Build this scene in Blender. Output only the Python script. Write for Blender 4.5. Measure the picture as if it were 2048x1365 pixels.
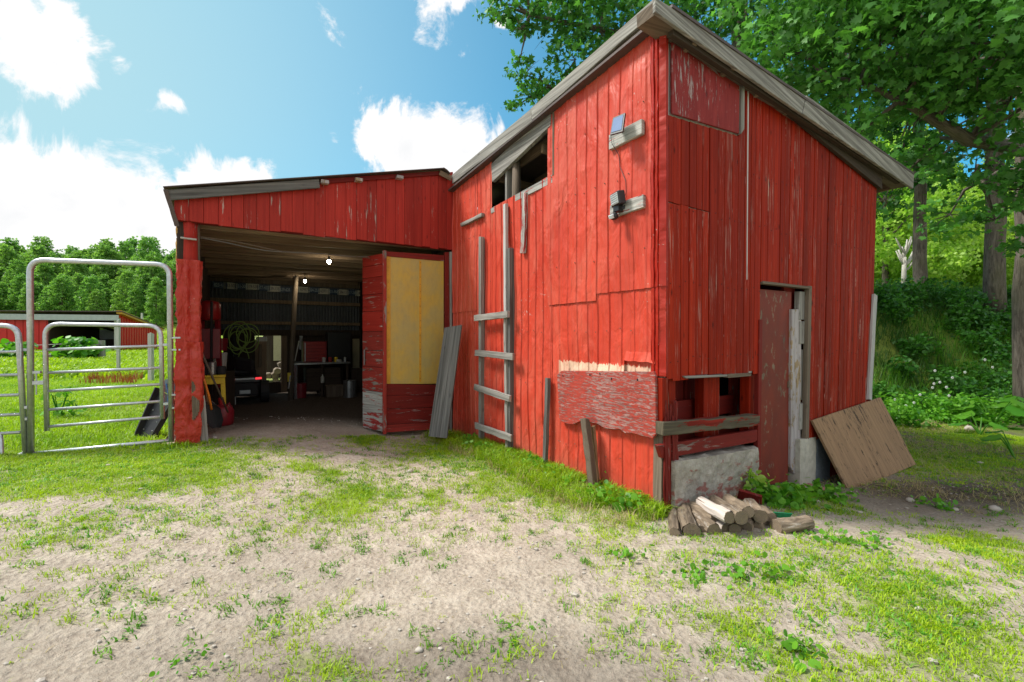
import bpy, bmesh, math, random
import numpy as np
from mathutils import Vector, Matrix
random.seed(7); rng = np.random.default_rng(11)
sc = bpy.context.scene
for o in list(bpy.data.objects): bpy.data.objects.remove(o)
C = sc.collection
R_ = math.radians
# ---------------------------------------------------------------- camera, sky, sun, exposure
CAMZ = 1.5; F = 900.0; HY = 672.0
cd = bpy.data.cameras.new('camera'); cam = bpy.data.objects.new('camera', cd); C.objects.link(cam)
cam.location = (0, 0, CAMZ); cam.rotation_euler = (R_(90), 0, 0)
cd.sensor_width = 36; cd.lens = F / 2048 * 36; cd.shift_y = -10.5 / 2048
cd.clip_start = .05; cd.clip_end = 2000
sc.camera = cam
SUN_DIR = Vector((-.60, .02, .80)).normalized()          # towards the sun
SUN_EL = math.asin(SUN_DIR.z); SUN_AZ = math.atan2(SUN_DIR.x, SUN_DIR.y)
w = bpy.data.worlds.new('World'); sc.world = w; w.use_nodes = True
nt = w.node_tree; N = nt.nodes; Lk = nt.links; N.clear()
def nn(t, **k):
    n = N.new(t)
    for a, b in k.items(): setattr(n, a, b)
    return n
out = nn('ShaderNodeOutputWorld'); bg = nn('ShaderNodeBackground'); bg.inputs[1].default_value = .15
sky = nn('ShaderNodeTexSky', sky_type='NISHITA', sun_disc=False)
sky.sun_elevation = SUN_EL; sky.sun_rotation = SUN_AZ; sky.air_density = 1.0; sky.dust_density = 1.2; sky.ozone_density = 2.5
tc = nn('ShaderNodeTexCoord')
def raydir(px, py): return Vector(((px - 1024) / F, 1, -(py - HY) / F)).normalized()
mx = None
dn_ = nn('ShaderNodeTexNoise'); dn_.inputs['Scale'].default_value = 5; dn_.inputs['Detail'].default_value = 5; Lk.new(tc.outputs['Generated'], dn_.inputs['Vector'])
dsu = nn('ShaderNodeVectorMath', operation='SUBTRACT'); Lk.new(dn_.outputs['Color'], dsu.inputs[0]); dsu.inputs[1].default_value = (.5, .5, .5)
dma = nn('ShaderNodeVectorMath', operation='MULTIPLY_ADD'); Lk.new(dsu.outputs[0], dma.inputs[0]); dma.inputs[1].default_value = (.16, .16, .16); Lk.new(tc.outputs['Generated'], dma.inputs[2])
blobs = [(20,430,150),(130,425,120),(250,440,95),(350,420,60),(440,385,60),(380,368,34),(60,490,160),(730,285,38),(790,290,62),(860,300,80),(930,300,66),(720,262,22),(668,282,17),(980,300,40),(940,262,34),
         (70,70,85),(20,30,90),(130,100,40),(110,150,22),(225,80,34),(262,108,26),(325,188,28),(120,0,40),(1010,255,24),(880,5,40),(930,25,24),(1016,60,10),(960,350,80),(830,345,80),(300,470,120),(420,440,80),
         (-150,300,130),(-300,150,120),(-350,450,170),(1500,-500,150),(600,-600,160),(2300,300,140)]
for (bx, by, br) in blobs:
    d = nn('ShaderNodeVectorMath', operation='DISTANCE'); Lk.new(dma.outputs[0], d.inputs[0]); dv = raydir(bx, by); d.inputs[1].default_value = dv
    r = br / F / math.sqrt(1 + ((bx-1024)/F)**2) * 1.05
    m = nn('ShaderNodeMapRange'); m.inputs[1].default_value = r * 1.7; m.inputs[2].default_value = r * .05; m.inputs[4].default_value = 1.05
    Lk.new(d.outputs['Value'], m.inputs[0])
    if mx is None: mx = m.outputs[0]
    else:
        q = nn('ShaderNodeMath', operation='MAXIMUM'); Lk.new(mx, q.inputs[0]); Lk.new(m.outputs[0], q.inputs[1]); mx = q.outputs[0]
no = nn('ShaderNodeTexNoise'); no.inputs['Scale'].default_value = 8; no.inputs['Detail'].default_value = 10; no.inputs['Roughness'].default_value = .66; no.inputs['Distortion'].default_value = .5
Lk.new(tc.outputs['Generated'], no.inputs['Vector'])
n2 = nn('ShaderNodeMath', operation='MULTIPLY_ADD'); Lk.new(no.outputs[0], n2.inputs[0]); n2.inputs[1].default_value = 2.2; n2.inputs[2].default_value = -1.1
s1 = nn('ShaderNodeMath', operation='ADD'); Lk.new(mx, s1.inputs[0]); Lk.new(n2.outputs[0], s1.inputs[1])
cm = nn('ShaderNodeMapRange', interpolation_type='SMOOTHSTEP'); cm.inputs[1].default_value = .34; cm.inputs[2].default_value = .66; Lk.new(s1.outputs[0], cm.inputs[0])
# thin veil in the rest of the sky
nv = nn('ShaderNodeTexNoise'); nv.inputs['Scale'].default_value = 2.2; nv.inputs['Detail'].default_value = 5; Lk.new(tc.outputs['Generated'], nv.inputs['Vector'])
vm = nn('ShaderNodeMapRange'); vm.inputs[1].default_value = .42; vm.inputs[2].default_value = .8; vm.inputs[4].default_value = .25; Lk.new(nv.outputs[0], vm.inputs[0])
gsep = nn('ShaderNodeSeparateXYZ'); Lk.new(tc.outputs['Generated'], gsep.inputs[0])
gb = nn('ShaderNodeMapRange', interpolation_type='SMOOTHSTEP'); gb.inputs[1].default_value = .45; gb.inputs[2].default_value = -.1; gb.inputs[4].default_value = .66; Lk.new(gsep.outputs[1], gb.inputs[0])  # extra cloud cover added beside and behind the camera to neutralise blue skylight
gm = nn('ShaderNodeMath', operation='MAXIMUM'); Lk.new(mx, gm.inputs[0]); Lk.new(gb.outputs[0], gm.inputs[1]); Lk.new(gm.outputs[0], s1.inputs[0])
sd = nn('ShaderNodeVectorMath', operation='DISTANCE'); Lk.new(tc.outputs['Generated'], sd.inputs[0]); sd.inputs[1].default_value = Vector((-.86,.62,.42)).normalized()
sdm = nn('ShaderNodeMapRange', interpolation_type='SMOOTHSTEP'); sdm.inputs[1].default_value = 1.15; sdm.inputs[2].default_value = .0; sdm.inputs[4].default_value = .9; Lk.new(sd.outputs['Value'], sdm.inputs[0])
vmm = nn('ShaderNodeMath', operation='MAXIMUM'); Lk.new(vm.outputs[0], vmm.inputs[0]); Lk.new(sdm.outputs[0], vmm.inputs[1])
tint = nn('ShaderNodeMixRGB', blend_type='MULTIPLY'); tint.inputs[0].default_value = 1; tint.inputs[2].default_value = (.19, .66, .70, 1); Lk.new(sky.outputs[0], tint.inputs[1])
veil = nn('ShaderNodeMixRGB'); Lk.new(vmm.outputs[0], veil.inputs[0]); Lk.new(tint.outputs[0], veil.inputs[1]); veil.inputs[2].default_value = (1.9, 2.8, 2.95, 1)
cc = nn('ShaderNodeMixRGB'); Lk.new(cm.outputs[0], cc.inputs[0]); Lk.new(veil.outputs[0], cc.inputs[1])
ccol = nn('ShaderNodeMixRGB'); cr = nn('ShaderNodeMapRange'); cr.inputs[1].default_value = .75; cr.inputs[2].default_value = 1.5; Lk.new(s1.outputs[0], cr.inputs[0]); Lk.new(cr.outputs[0], ccol.inputs[0])
ccol.inputs[1].default_value = (3.9, 3.85, 3.85, 1); ccol.inputs[2].default_value = (3.3, 3.35, 3.4, 1); Lk.new(ccol.outputs[0], cc.inputs[2])
Lk.new(cc.outputs[0], bg.inputs[0]); Lk.new(bg.outputs[0], out.inputs[0])
sl = bpy.data.lights.new('sun', 'SUN'); sl.energy = 3.0; sl.angle = R_(13); sl.color = (1, .95, .87)
so = bpy.data.objects.new('sun', sl); C.objects.link(so); so.rotation_euler = SUN_DIR.to_track_quat('Z', 'Y').to_euler()
vs = sc.view_settings; sc.display_settings.display_device = 'sRGB'; vs.view_transform = 'Standard'; vs.look = 'None'; vs.gamma = 1; vs.use_curve_mapping = False
vs.exposure = .88
sc.cycles.max_bounces = 7; sc.cycles.diffuse_bounces = 4; sc.cycles.glossy_bounces = 3; sc.cycles.transmission_bounces = 4; sc.cycles.transparent_max_bounces = 6
sc.cycles.use_denoising = True; sc.cycles.caustics_reflective = False; sc.cycles.caustics_refractive = False

# ---------------------------------------------------------------- frames, ground height
def sstep(a, b, x):
    t = np.clip((np.asarray(x, float) - a) / (b - a), 0, 1); return t * t * (3 - 2 * t)
_perm = np.random.default_rng(3).random((256, 256))
def vnoise(x, y):
    xi = np.floor(x).astype(int); yi = np.floor(y).astype(int); fx = x - xi; fy = y - yi
    fx = fx * fx * (3 - 2 * fx); fy = fy * fy * (3 - 2 * fy)
    g = lambda a, b: _perm[a & 255, b & 255]
    return (g(xi, yi) * (1 - fx) + g(xi + 1, yi) * fx) * (1 - fy) + (g(xi, yi + 1) * (1 - fx) + g(xi + 1, yi + 1) * fx) * fy
def fbm(x, y, o=4):
    v = 0; a = .5; t = 0
    for i in range(o): v = v + a * vnoise(x + i * 17.3, y + i * 9.1); t += a; x = x * 2.03; y = y * 2.03; a *= .5
    return v / t
def gh(x, y):
    x = np.asarray(x, float); y = np.asarray(y, float)
    z = .19 * sstep(-1.0, -3.8, x) - .2 * sstep(1.6, 3.9, x) * sstep(2.5, 4.5, y)
    z = z - .06 * np.exp(-((x + 1) ** 2 + (y - 7.1) ** 2) / 1.5)
    inside = sstep(7, 8.5, y) * (1 - sstep(11, 15, y)) * sstep(-8.5, -7, x) * (1 - sstep(-1, 1, x))
    z = z * (1 - .75 * inside)
    wv = -.1 * (x - 7.6) + .995 * (y - 9.4)
    z = z + (2.7 * sstep(0, 3.4, wv) + .10 * np.maximum(wv - 3, 0)) * sstep(3.2, 6.5, x) * (1 - .0 * x)
    z = z + 7.5 * sstep(44, 110, y + .15 * x) + .03 * np.maximum(y - 110, 0)
    near = 1 - sstep(9, 30, np.hypot(x, y))
    z = z + (fbm(x * .9, y * .9, 4) - .5) * .07 * near + (fbm(x * .12 + 5, y * .12, 3) - .5) * .8 * sstep(12, 50, np.hypot(x, y))
    z = z + (fbm(x * 7, y * 7, 3) - .5) * .03 * near * (1 - sstep(6, 10, y))
    return z
def ghf(x, y): return float(gh(x, y))

class Face:
    def __init__(s, o, u, n, k=0.): s.o = Vector((o[0], o[1], 0)); s.u = Vector((u[0], u[1], 0)).normalized(); s.n = Vector((n[0], n[1], 0)).normalized(); s.k = k
    def w(s, a, z, d=0.): return s.o + s.u * (a * (1 + s.k * z)) + s.n * d + Vector((0, 0, z))
    def px(s, px, py, d=0.):            # a photo pixel -> (along, height) on the plane d proud of this face
        r = Vector(((px - 1024) / F, 1, -(py - HY) / F)); o = s.o + s.n * d
        t = o.dot(s.n) / Vector((r.x, r.y, 0)).dot(s.n); p = r * t; z = CAMZ + p.z
        a = (Vector((p.x, p.y, 0)) - o).dot(s.u); return (a / (1 + s.k * z), z)
    def poly(s, pts, d=0.): return [s.px(a, b, d) for a, b in pts]
uL = Vector((-2.225, 3.53, 0)).normalized(); uR = Vector((-uL.y * -1, 0, 0)); uR = Vector((uL.y, -uL.x, 0))
nL = -uR; nR = -uL
A = (1.26, 3.77); B = (-.965, 7.3)
FL = Face(A, uL, nL); FR = Face(A, uR, nR, .0175); FG = Face(B, uR, nR)
LB = (Vector(B) - Vector(A)).length
def gp(px, py, z=0.):
    Z = (CAMZ - z) * F / (py - HY); return Vector(((px - 1024) / F * Z, Z, z))
def at(px, py, Z): return Vector(((px - 1024) / F * Z, Z, CAMZ - (py - HY) / F * Z))

# ---------------------------------------------------------------- mesh builder
class MB:
    def __init__(s): s.v = []; s.f = []; s.uv = []
    def face(s, pts, uvs):
        i = len(s.v); s.v += [tuple(p) for p in pts]; s.f.append(tuple(range(i, i + len(pts)))); s.uv += [tuple(q) for q in uvs]
    def prism(s, fr, pts, d0, d1, back=True):
        n = len(pts); area = sum(pts[i][0] * pts[(i + 1) % n][1] - pts[(i + 1) % n][0] * pts[i][1] for i in range(n))
        flip = (fr.u.cross(Vector((0, 0, 1)))).dot(fr.n) < 0
        if (area < 0) != flip: pts = pts[::-1]
        f = [fr.w(a, z, d1) for a, z in pts]; b = [fr.w(a, z, d0) for a, z in pts]; i = len(s.v); s.v += [tuple(p) for p in f + b]
        s.f.append(tuple(range(i, i + n))); s.uv += [(a, z) for a, z in pts]
        if back: s.f.append(tuple(range(i + 2 * n - 1, i + n - 1, -1))); s.uv += [(a, z) for a, z in pts[::-1]]
        for k in range(n):
            j = (k + 1) % n; s.f.append((i + k, i + n + k, i + n + j, i + j)); p, q = pts[k], pts[j]; t = d1 - d0
            s.uv += [p, (p[0] + t, p[1] + t * .2), (q[0] + t, q[1] + t * .2), q]
        return s
    def rect(s, fr, a0, a1, z0, z1, d0, d1): return s.prism(fr, [(a0, z0), (a1, z0), (a1, z1), (a0, z1)], d0, d1)
    def beam(s, p0, p1, wd, th, up=(0, 0, 1), segs=1, jit=0., seed=0, taper=1.):
        p0 = Vector(p0); p1 = Vector(p1); ax = p1 - p0; L = ax.length; ax.normalize(); up = Vector(up)
        if abs(ax.dot(up)) > .98: up = Vector((1, 0, 0))
        sx = ax.cross(up).normalized(); sy = sx.cross(ax).normalized(); rr = random.Random(seed or int(L * 1e5) + len(s.v))
        i = len(s.v); off = rr.random() * 5
        cb = [rr.uniform(-1, 1) * jit for _ in range(8)]
        for k in range(segs + 1):
            t = k / segs; c = p0 + ax * (L * t); q = 1 + (taper - 1) * t
            for m, (a, b) in enumerate(((-.5, -.5), (.5, -.5), (.5, .5), (-.5, .5))):
                ja = rr.uniform(-1, 1) * jit; jb = rr.uniform(-1, 1) * jit
                je = ax * (cb[m] * 3 if k in (0, segs) else 0)
                s.v.append(tuple(c + sx * (a * wd * q + ja) + sy * (b * th * q + jb) + je))
        for k in range(segs):
            for m in range(4):
                a = i + k * 4 + m; b = i + k * 4 + (m + 1) % 4; s.f.append((a, b, b + 4, a + 4)); u0 = off + (wd if m % 2 else 0) + m * .1; u1 = u0 + (wd if m % 2 == 0 else th)
                s.uv += [(u0, L * k / segs), (u1, L * k / segs), (u1, L * (k + 1) / segs), (u0, L * (k + 1) / segs)]
        s.f.append((i + 3, i + 2, i + 1, i)); s.uv += [(0, th), (wd, th), (wd, 0), (0, 0)]
        e = i + segs * 4; s.f.append((e, e + 1, e + 2, e + 3)); s.uv += [(0, 0), (wd, 0), (wd, th), (0, th)]
        return s
    def tube(s, pts, r, seg=8, cap=True, jit=0., seed=1):
        pts = [Vector(p) for p in pts]; n = len(pts); rs = r if hasattr(r, '__len__') else [r] * n; rr = random.Random(seed + len(s.v)); i = len(s.v); ref = None; L = 0
        js = [1 + rr.uniform(-1, 1) * jit for _ in range(seg)]; Ls = []
        for k in range(n):
            ax = (pts[min(k + 1, n - 1)] - pts[max(k - 1, 0)]); ax = ax.normalized() if ax.length > 1e-9 else Vector((0, 0, 1))
            if ref is None: ref = ax.cross(Vector((0, 0, 1)) if abs(ax.z) < .9 else Vector((1, 0, 0))).normalized()
            ref = (ref - ax * ref.dot(ax)).normalized(); o2 = ax.cross(ref)
            if k: L += (pts[k] - pts[k - 1]).length
            Ls.append(L)
            for m in range(seg):
                a = 2 * math.pi * m / seg; q = rs[k] * js[m] * (1 + rr.uniform(-1, 1) * jit * .5)
                s.v.append(tuple(pts[k] + ref * (math.cos(a) * q) + o2 * (math.sin(a) * q)))
        for k in range(n - 1):
            for m in range(seg):
                a = i + k * seg + m; b = i + k * seg + (m + 1) % seg; s.f.append((a, b, b + seg, a + seg)); c0 = 6.283 * max(rs) * m / seg; c1 = 6.283 * max(rs) * (m + 1) / seg
                s.uv += [(c0, Ls[k]), (c1, Ls[k]), (c1, Ls[k + 1]), (c0, Ls[k + 1])]
        if cap:
            R0 = max(rs)
            s.f.append(tuple(i + m for m in range(seg - 1, -1, -1))); s.uv += [(9 + R0 * math.cos(6.283 * m / seg), R0 * math.sin(6.283 * m / seg)) for m in range(seg - 1, -1, -1)]
            e = i + (n - 1) * seg; s.f.append(tuple(e + m for m in range(seg))); s.uv += [(9 + R0 * math.cos(6.283 * m / seg), R0 * math.sin(6.283 * m / seg)) for m in range(seg)]
        return s
    def ball(s, c, rx, ry=None, rz=None, seg=10, rings=6, jit=0., seed=1):
        ry = ry or rx; rz = rz or rx; rr = random.Random(seed); c = Vector(c); g = {}
        for k in range(rings + 1):
            for m in range(seg):
                th = math.pi * k / rings; ph = 6.2832 * m / seg; j = 1 + rr.uniform(-1, 1) * jit
                g[k, m] = c + Vector((rx * math.sin(th) * math.cos(ph), ry * math.sin(th) * math.sin(ph), rz * math.cos(th))) * j
            if k in (0, rings):
                for m in range(1, seg): g[k, m] = g[k, 0]
        i = len(s.v); s.v += [tuple(g[k, m]) for k in range(rings + 1) for m in range(seg)]
        for k in range(rings):
            for m in range(seg):
                a = i + k * seg + m; b = i + k * seg + (m + 1) % seg; s.f.append((a, a + seg, b + seg, b)); s.uv += [(m / seg, k / rings), (m / seg, (k + 1) / rings), ((m + 1) / seg, (k + 1) / rings), ((m + 1) / seg, k / rings)]
        return s
    def lathe(s, c, prof, seg=14):
        c = Vector(c); return s.tube([c + Vector((0, 0, z)) for r, z in prof], [r for r, z in prof], seg)
    def grid(s, fn, nu, nv):            # fn(i/nu, j/nv) -> (point, uv)
        i = len(s.v); G = [[fn(a / nu, b / nv) for a in range(nu + 1)] for b in range(nv + 1)]
        for row in G: s.v += [tuple(p) for p, q in row]
        for b in range(nv):
            for a in range(nu):
                k = i + b * (nu + 1) + a; s.f.append((k, k + 1, k + nu + 2, k + nu + 1)); s.uv += [G[b][a][1], G[b][a + 1][1], G[b + 1][a + 1][1], G[b + 1][a][1]]
        return s
    def build(s, name, mat, parent=None, bevel=0., smooth=False, base=None, solid=0., ga=None):
        if ga is not None:
            ca, sa = math.cos(R_(ga)), math.sin(R_(ga)); s.uv = [(-q[0] * sa + q[1] * ca, q[0] * ca + q[1] * sa) for q in s.uv]
        me = bpy.data.meshes.new(name); off = Vector((0, 0, 0))
        if parent is not None:
            q = parent
            while q is not None: off += q.location; q = q.parent
        o = bpy.data.objects.new(name, me)
        if parent is None:
            vs_ = np.array(s.v); b0 = Vector(base) if base is not None else Vector(((vs_[:, 0].min() + vs_[:, 0].max()) / 2, (vs_[:, 1].min() + vs_[:, 1].max()) / 2, vs_[:, 2].min()))
            off = b0; o.location = b0
        me.from_pydata([(a - off.x, b - off.y, c - off.z) for a, b, c in s.v], [], s.f)
        uvl = me.uv_layers.new(name='UVMap'); uvl.data.foreach_set('uv', np.array(s.uv, dtype=np.float32).ravel())
        if smooth: me.polygons.foreach_set('use_smooth', [True] * len(me.polygons))
        if bevel:
            bm = bmesh.new(); bm.from_mesh(me); bmesh.ops.bevel(bm, geom=bm.edges[:], offset=bevel, segments=1, affect='EDGES', clamp_overlap=True); bm.to_mesh(me); bm.free()
        me.materials.append(mat); C.objects.link(o)
        if parent is not None: o.parent = parent
        if solid:
            md = o.modifiers.new('solid', 'SOLIDIFY'); md.thickness = solid; md.offset = 0
        return o
def tag(o, label=None, cat=None, group=None, kind=None):
    if label: o['label'] = label
    if cat: o['category'] = cat
    if group: o['group'] = group
    if kind: o['kind'] = kind
    return o
def thing(name, loc, label, cat, group=None):
    o = bpy.data.objects.new(name, None); o.location = loc; o.empty_display_size = .1; C.objects.link(o); return tag(o, label, cat, group)
def copy_tree(o, parent=None):
    c = o.copy(); C.objects.link(c); c.parent = parent
    for ch in o.children: copy_tree(ch, c)
    return c

# ---------------------------------------------------------------- materials
def mat(name):
    m = bpy.data.materials.new(name); m.use_nodes = True; t = m.node_tree; p = t.nodes['Principled BSDF']
    return m, t, p
def T(t, typ, **k):
    n = t.nodes.new(typ)
    for a, b in k.items(): setattr(n, a, b)
    return n
def uvn(t, sx, sy, obj=True, src='UV'):
    c = T(t, 'ShaderNodeTexCoord'); mp = T(t, 'ShaderNodeMapping'); mp.inputs['Scale'].default_value = (sx, sy, 1 if src == 'UV' else sy)
    if obj:
        oi = T(t, 'ShaderNodeObjectInfo'); ad = T(t, 'ShaderNodeVectorMath', operation='MULTIPLY_ADD'); cx = T(t, 'ShaderNodeCombineXYZ')
        t.links.new(oi.outputs['Random'], cx.inputs[0]); t.links.new(oi.outputs['Random'], cx.inputs[1]); t.links.new(oi.outputs['Random'], cx.inputs[2])
        t.links.new(cx.outputs[0], ad.inputs[0]); ad.inputs[1].default_value = (37, 53, 91); t.links.new(c.outputs[src], ad.inputs[2]); t.links.new(ad.outputs[0], mp.inputs[0])
    else: t.links.new(c.outputs[src], mp.inputs[0])
    return mp.outputs[0]
def noise(t, vec, scale=1, detail=4, rough=.6, dist=0.):
    n = T(t, 'ShaderNodeTexNoise'); n.inputs['Scale'].default_value = scale; n.inputs['Detail'].default_value = detail; n.inputs['Roughness'].default_value = rough; n.inputs['Distortion'].default_value = dist
    t.links.new(vec, n.inputs['Vector']); return n.outputs[0]
def rng_(t, v, a, b, c=0., d=1.):
    n = T(t, 'ShaderNodeMapRange'); t.links.new(v, n.inputs[0]); n.inputs[1].default_value = a; n.inputs[2].default_value = b; n.inputs[3].default_value = c; n.inputs[4].default_value = d; return n.outputs[0]
def mix(t, f, a, b, mode='MIX'):
    n = T(t, 'ShaderNodeMixRGB', blend_type=mode)
    for i, v in ((0, f), (1, a), (2, b)):
        if hasattr(v, 'links') or hasattr(v, 'is_linked'): t.links.new(v, n.inputs[i])
        elif i == 0: n.inputs[0].default_value = v
        else: n.inputs[i].default_value = (*v, 1) if len(v) == 3 else v
    return n.outputs[0]
def mth(t, op, a, b=0., c=None):
    n = T(t, 'ShaderNodeMath', operation=op)
    for i, v in enumerate((a, b, c)):
        if v is None: continue
        if isinstance(v, (int, float)): n.inputs[i].default_value = v
        else: t.links.new(v, n.inputs[i])
    return n.outputs[0]
def bump(t, p, h, strength=.4, dist=.01):
    b = T(t, 'ShaderNodeBump'); b.inputs['Strength'].default_value = strength; b.inputs['Distance'].default_value = dist; t.links.new(h, b.inputs['Height']); t.links.new(b.outputs[0], p.inputs['Normal'])
def vary(t, col, lo=.85, hi=1.15):
    oi = T(t, 'ShaderNodeObjectInfo'); v = rng_(t, oi.outputs['Random'], 0, 1, lo, hi); cx = T(t, 'ShaderNodeCombineXYZ')
    for i in range(3): t.links.new(v, cx.inputs[i])
    return mix(t, 1., col, cx.outputs[0], 'MULTIPLY')
def wood(name, base, dark, wear=None, wear_amt=.0, rough=.75, gx=28, gy=1.3, spec=.3, patch=.5, wear_scale=(22, 1.6), knots=.4, vr=(.82, 1.14), bstr=.5):
    m, t, p = mat(name); v = uvn(t, gx, gy); g = noise(t, v, 1, 6, .65, .6); big = noise(t, uvn(t, 3, 1.1), 1, 4, .6)
    c = mix(t, rng_(t, g, .38, .66), dark, base)
    c = mix(t, rng_(t, big, .35, .7, 0, patch), c, tuple(x * .62 for x in base))
    vo = T(t, 'ShaderNodeTexVoronoi'); t.links.new(uvn(t, 9, 3.2), vo.inputs['Vector']); vo.inputs['Scale'].default_value = 1
    kn = rng_(t, vo.outputs['Distance'], .05, .14, knots, 0); c = mix(t, kn, c, tuple(x * .3 for x in dark))
    hgt = g
    if wear is not None:
        wv = noise(t, uvn(t, *wear_scale), 1, 8, .72, .2); wb = noise(t, uvn(t, 1.4, .9), 1, 3, .5)
        sm = mth(t, 'MULTIPLY_ADD', wb, .35, wv); wm = rng_(t, sm, .845 - wear_amt, .868 - wear_amt)
        wc = mix(t, rng_(t, g, .35, .6), tuple(x * .45 for x in wear), wear); c = mix(t, wm, c, wc); hgt = mth(t, 'MULTIPLY_ADD', wm, -.5, g)
    c = vary(t, c, *vr); t.links.new(c, p.inputs['Base Color']); p.inputs['Roughness'].default_value = rough; p.inputs['Specular IOR Level'].default_value = spec
    bump(t, p, hgt, bstr, .004); return m
GREYW = (.46, .44, .41)
M = {}
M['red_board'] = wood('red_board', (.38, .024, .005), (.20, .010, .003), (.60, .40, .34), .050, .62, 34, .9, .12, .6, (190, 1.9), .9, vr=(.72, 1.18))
M['mossbeam'] = wood('mossbeam', (.15, .125, .085), (.06, .05, .035), (.24, .02, .012), .14, .85, 50, 1.2, .2, .5, (12, 2.))
M['red_front'] = wood('red_front', (.42, .034, .022), (.30, .02, .014), (.48, .34, .30), .035, .65, 34, 1.0, .2, .4, (30, 2.2), .6)
M['red_dull'] = wood('red_dull', (.22, .013, .008), (.13, .009, .006), (.28, .2, .18), .05, .7, 30, 1.2, .3, .6, (24, 2.5), .3)
M['hatch'] = wood('hatch', (.30, .036, .034), (.21, .02, .02), (.40, .30, .30), .085, .7, 26, 3, .2, .4, (36, 4), .7, vr=(.98, 1.02))
M['patch'] = wood('patch', (.47, .075, .055), (.35, .045, .032), (.40, .22, .20), .150, .8, 4, 44, .15, .5, (12, 70), .5, vr=(.98, 1.02), bstr=1.)
M['door'] = wood('door', (.22, .028, .012), (.14, .022, .014), (.22, .15, .10), .09, .6, 5, 2, .35, .6, (9, 5), .2, vr=(.98, 1.02), bstr=.25)
M['grey'] = wood('grey', (.40, .385, .355), (.12, .11, .10), (.5, .49, .47), .03, .85, 34, .8, .2, .45, (30, 1.5), .5)
M['grey_dark'] = wood('grey_dark', (.22, .215, .205), (.07, .068, .064), None, 0, .85, 34, .8, .2, .45)
M['brownw'] = wood('brownw', (.21, .165, .125), (.10, .075, .055), None, 0, .85, 50, 1.2, .2, .5)
M['rafter'] = wood('rafter', (.30, .22, .15), (.16, .11, .075), None, 0, .85, 40, 1.0, .2, .5)
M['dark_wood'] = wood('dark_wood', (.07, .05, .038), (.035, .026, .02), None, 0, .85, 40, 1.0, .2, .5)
M['chipped'] = wood('chipped', (.40, .05, .045), (.27, .03, .028), (.46, .45, .42), .24, .8, 40, 1.3, .2, .3, (22, 3), .3)
M['chip_red'] = wood('chip_red', (.38, .04, .03), (.24, .03, .022), (.30, .26, .23), .12, .8, 40, 1.3, .2, .3, (20, 3), .3)
M['ply'] = wood('ply', (.36, .225, .125), (.25, .15, .085), (.10, .062, .04), .10, .75, 30, 1.1, .2, .5, (34, 6), .2, vr=(.98, 1.02), bstr=.3)
M['white_old'] = wood('white_old', (.62, .61, .60), (.42, .41, .40), (.25, .24, .23), .05, .8, 40, 1.2, .2, .2)
M['whitew'] = wood('whitew', (.50, .46, .47), (.30, .27, .27), (.38, .28, .16), .12, .8, 30, 2, .2, .4, (16, 5), .4)
M['log'] = wood('log', (.36, .28, .20), (.09, .068, .05), (.42, .36, .30), .09, .9, 26, 5.0, .15, .5, (30, 4), .4, vr=(.7, 1.15), bstr=.9)
M['log_end0'] = wood('log_end', (.21, .16, .115), (.12, .09, .065), None, 0, .9, 40, 40, .15, .4)
def log_end():
    m, t, p = mat('log_end'); cn = T(t, 'ShaderNodeTexCoord'); mp = T(t, 'ShaderNodeMapping'); mp.inputs['Location'].default_value = (-9, 0, 0); t.links.new(cn.outputs['UV'], mp.inputs[0])
    w_ = T(t, 'ShaderNodeTexWave', wave_type='RINGS', rings_direction='SPHERICAL'); w_.inputs['Scale'].default_value = 38; w_.inputs['Distortion'].default_value = 1.5; t.links.new(mp.outputs[0], w_.inputs[0]); n_ = noise(t, uvn(t, 30, 30), 1, 5, .7)
    cl_ = mix(t, w_.outputs['Fac'], (.10, .075, .052), (.24, .18, .12)); cl_ = mix(t, rng_(t, n_, .4, .6, 0, .6), cl_, (.12, .095, .075)); cl_ = vary(t, cl_, .7, 1.2); t.links.new(cl_, p.inputs['Base Color']); p.inputs['Roughness'].default_value = .9; bump(t, p, n_, .6, .01); return m
M['log_end'] = log_end()
M['birch'] = wood('birch', (.62, .55, .50), (.40, .34, .30), (.2, .15, .12), .06, .85, 20, 2.0, .15, .4, bstr=.8)

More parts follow.
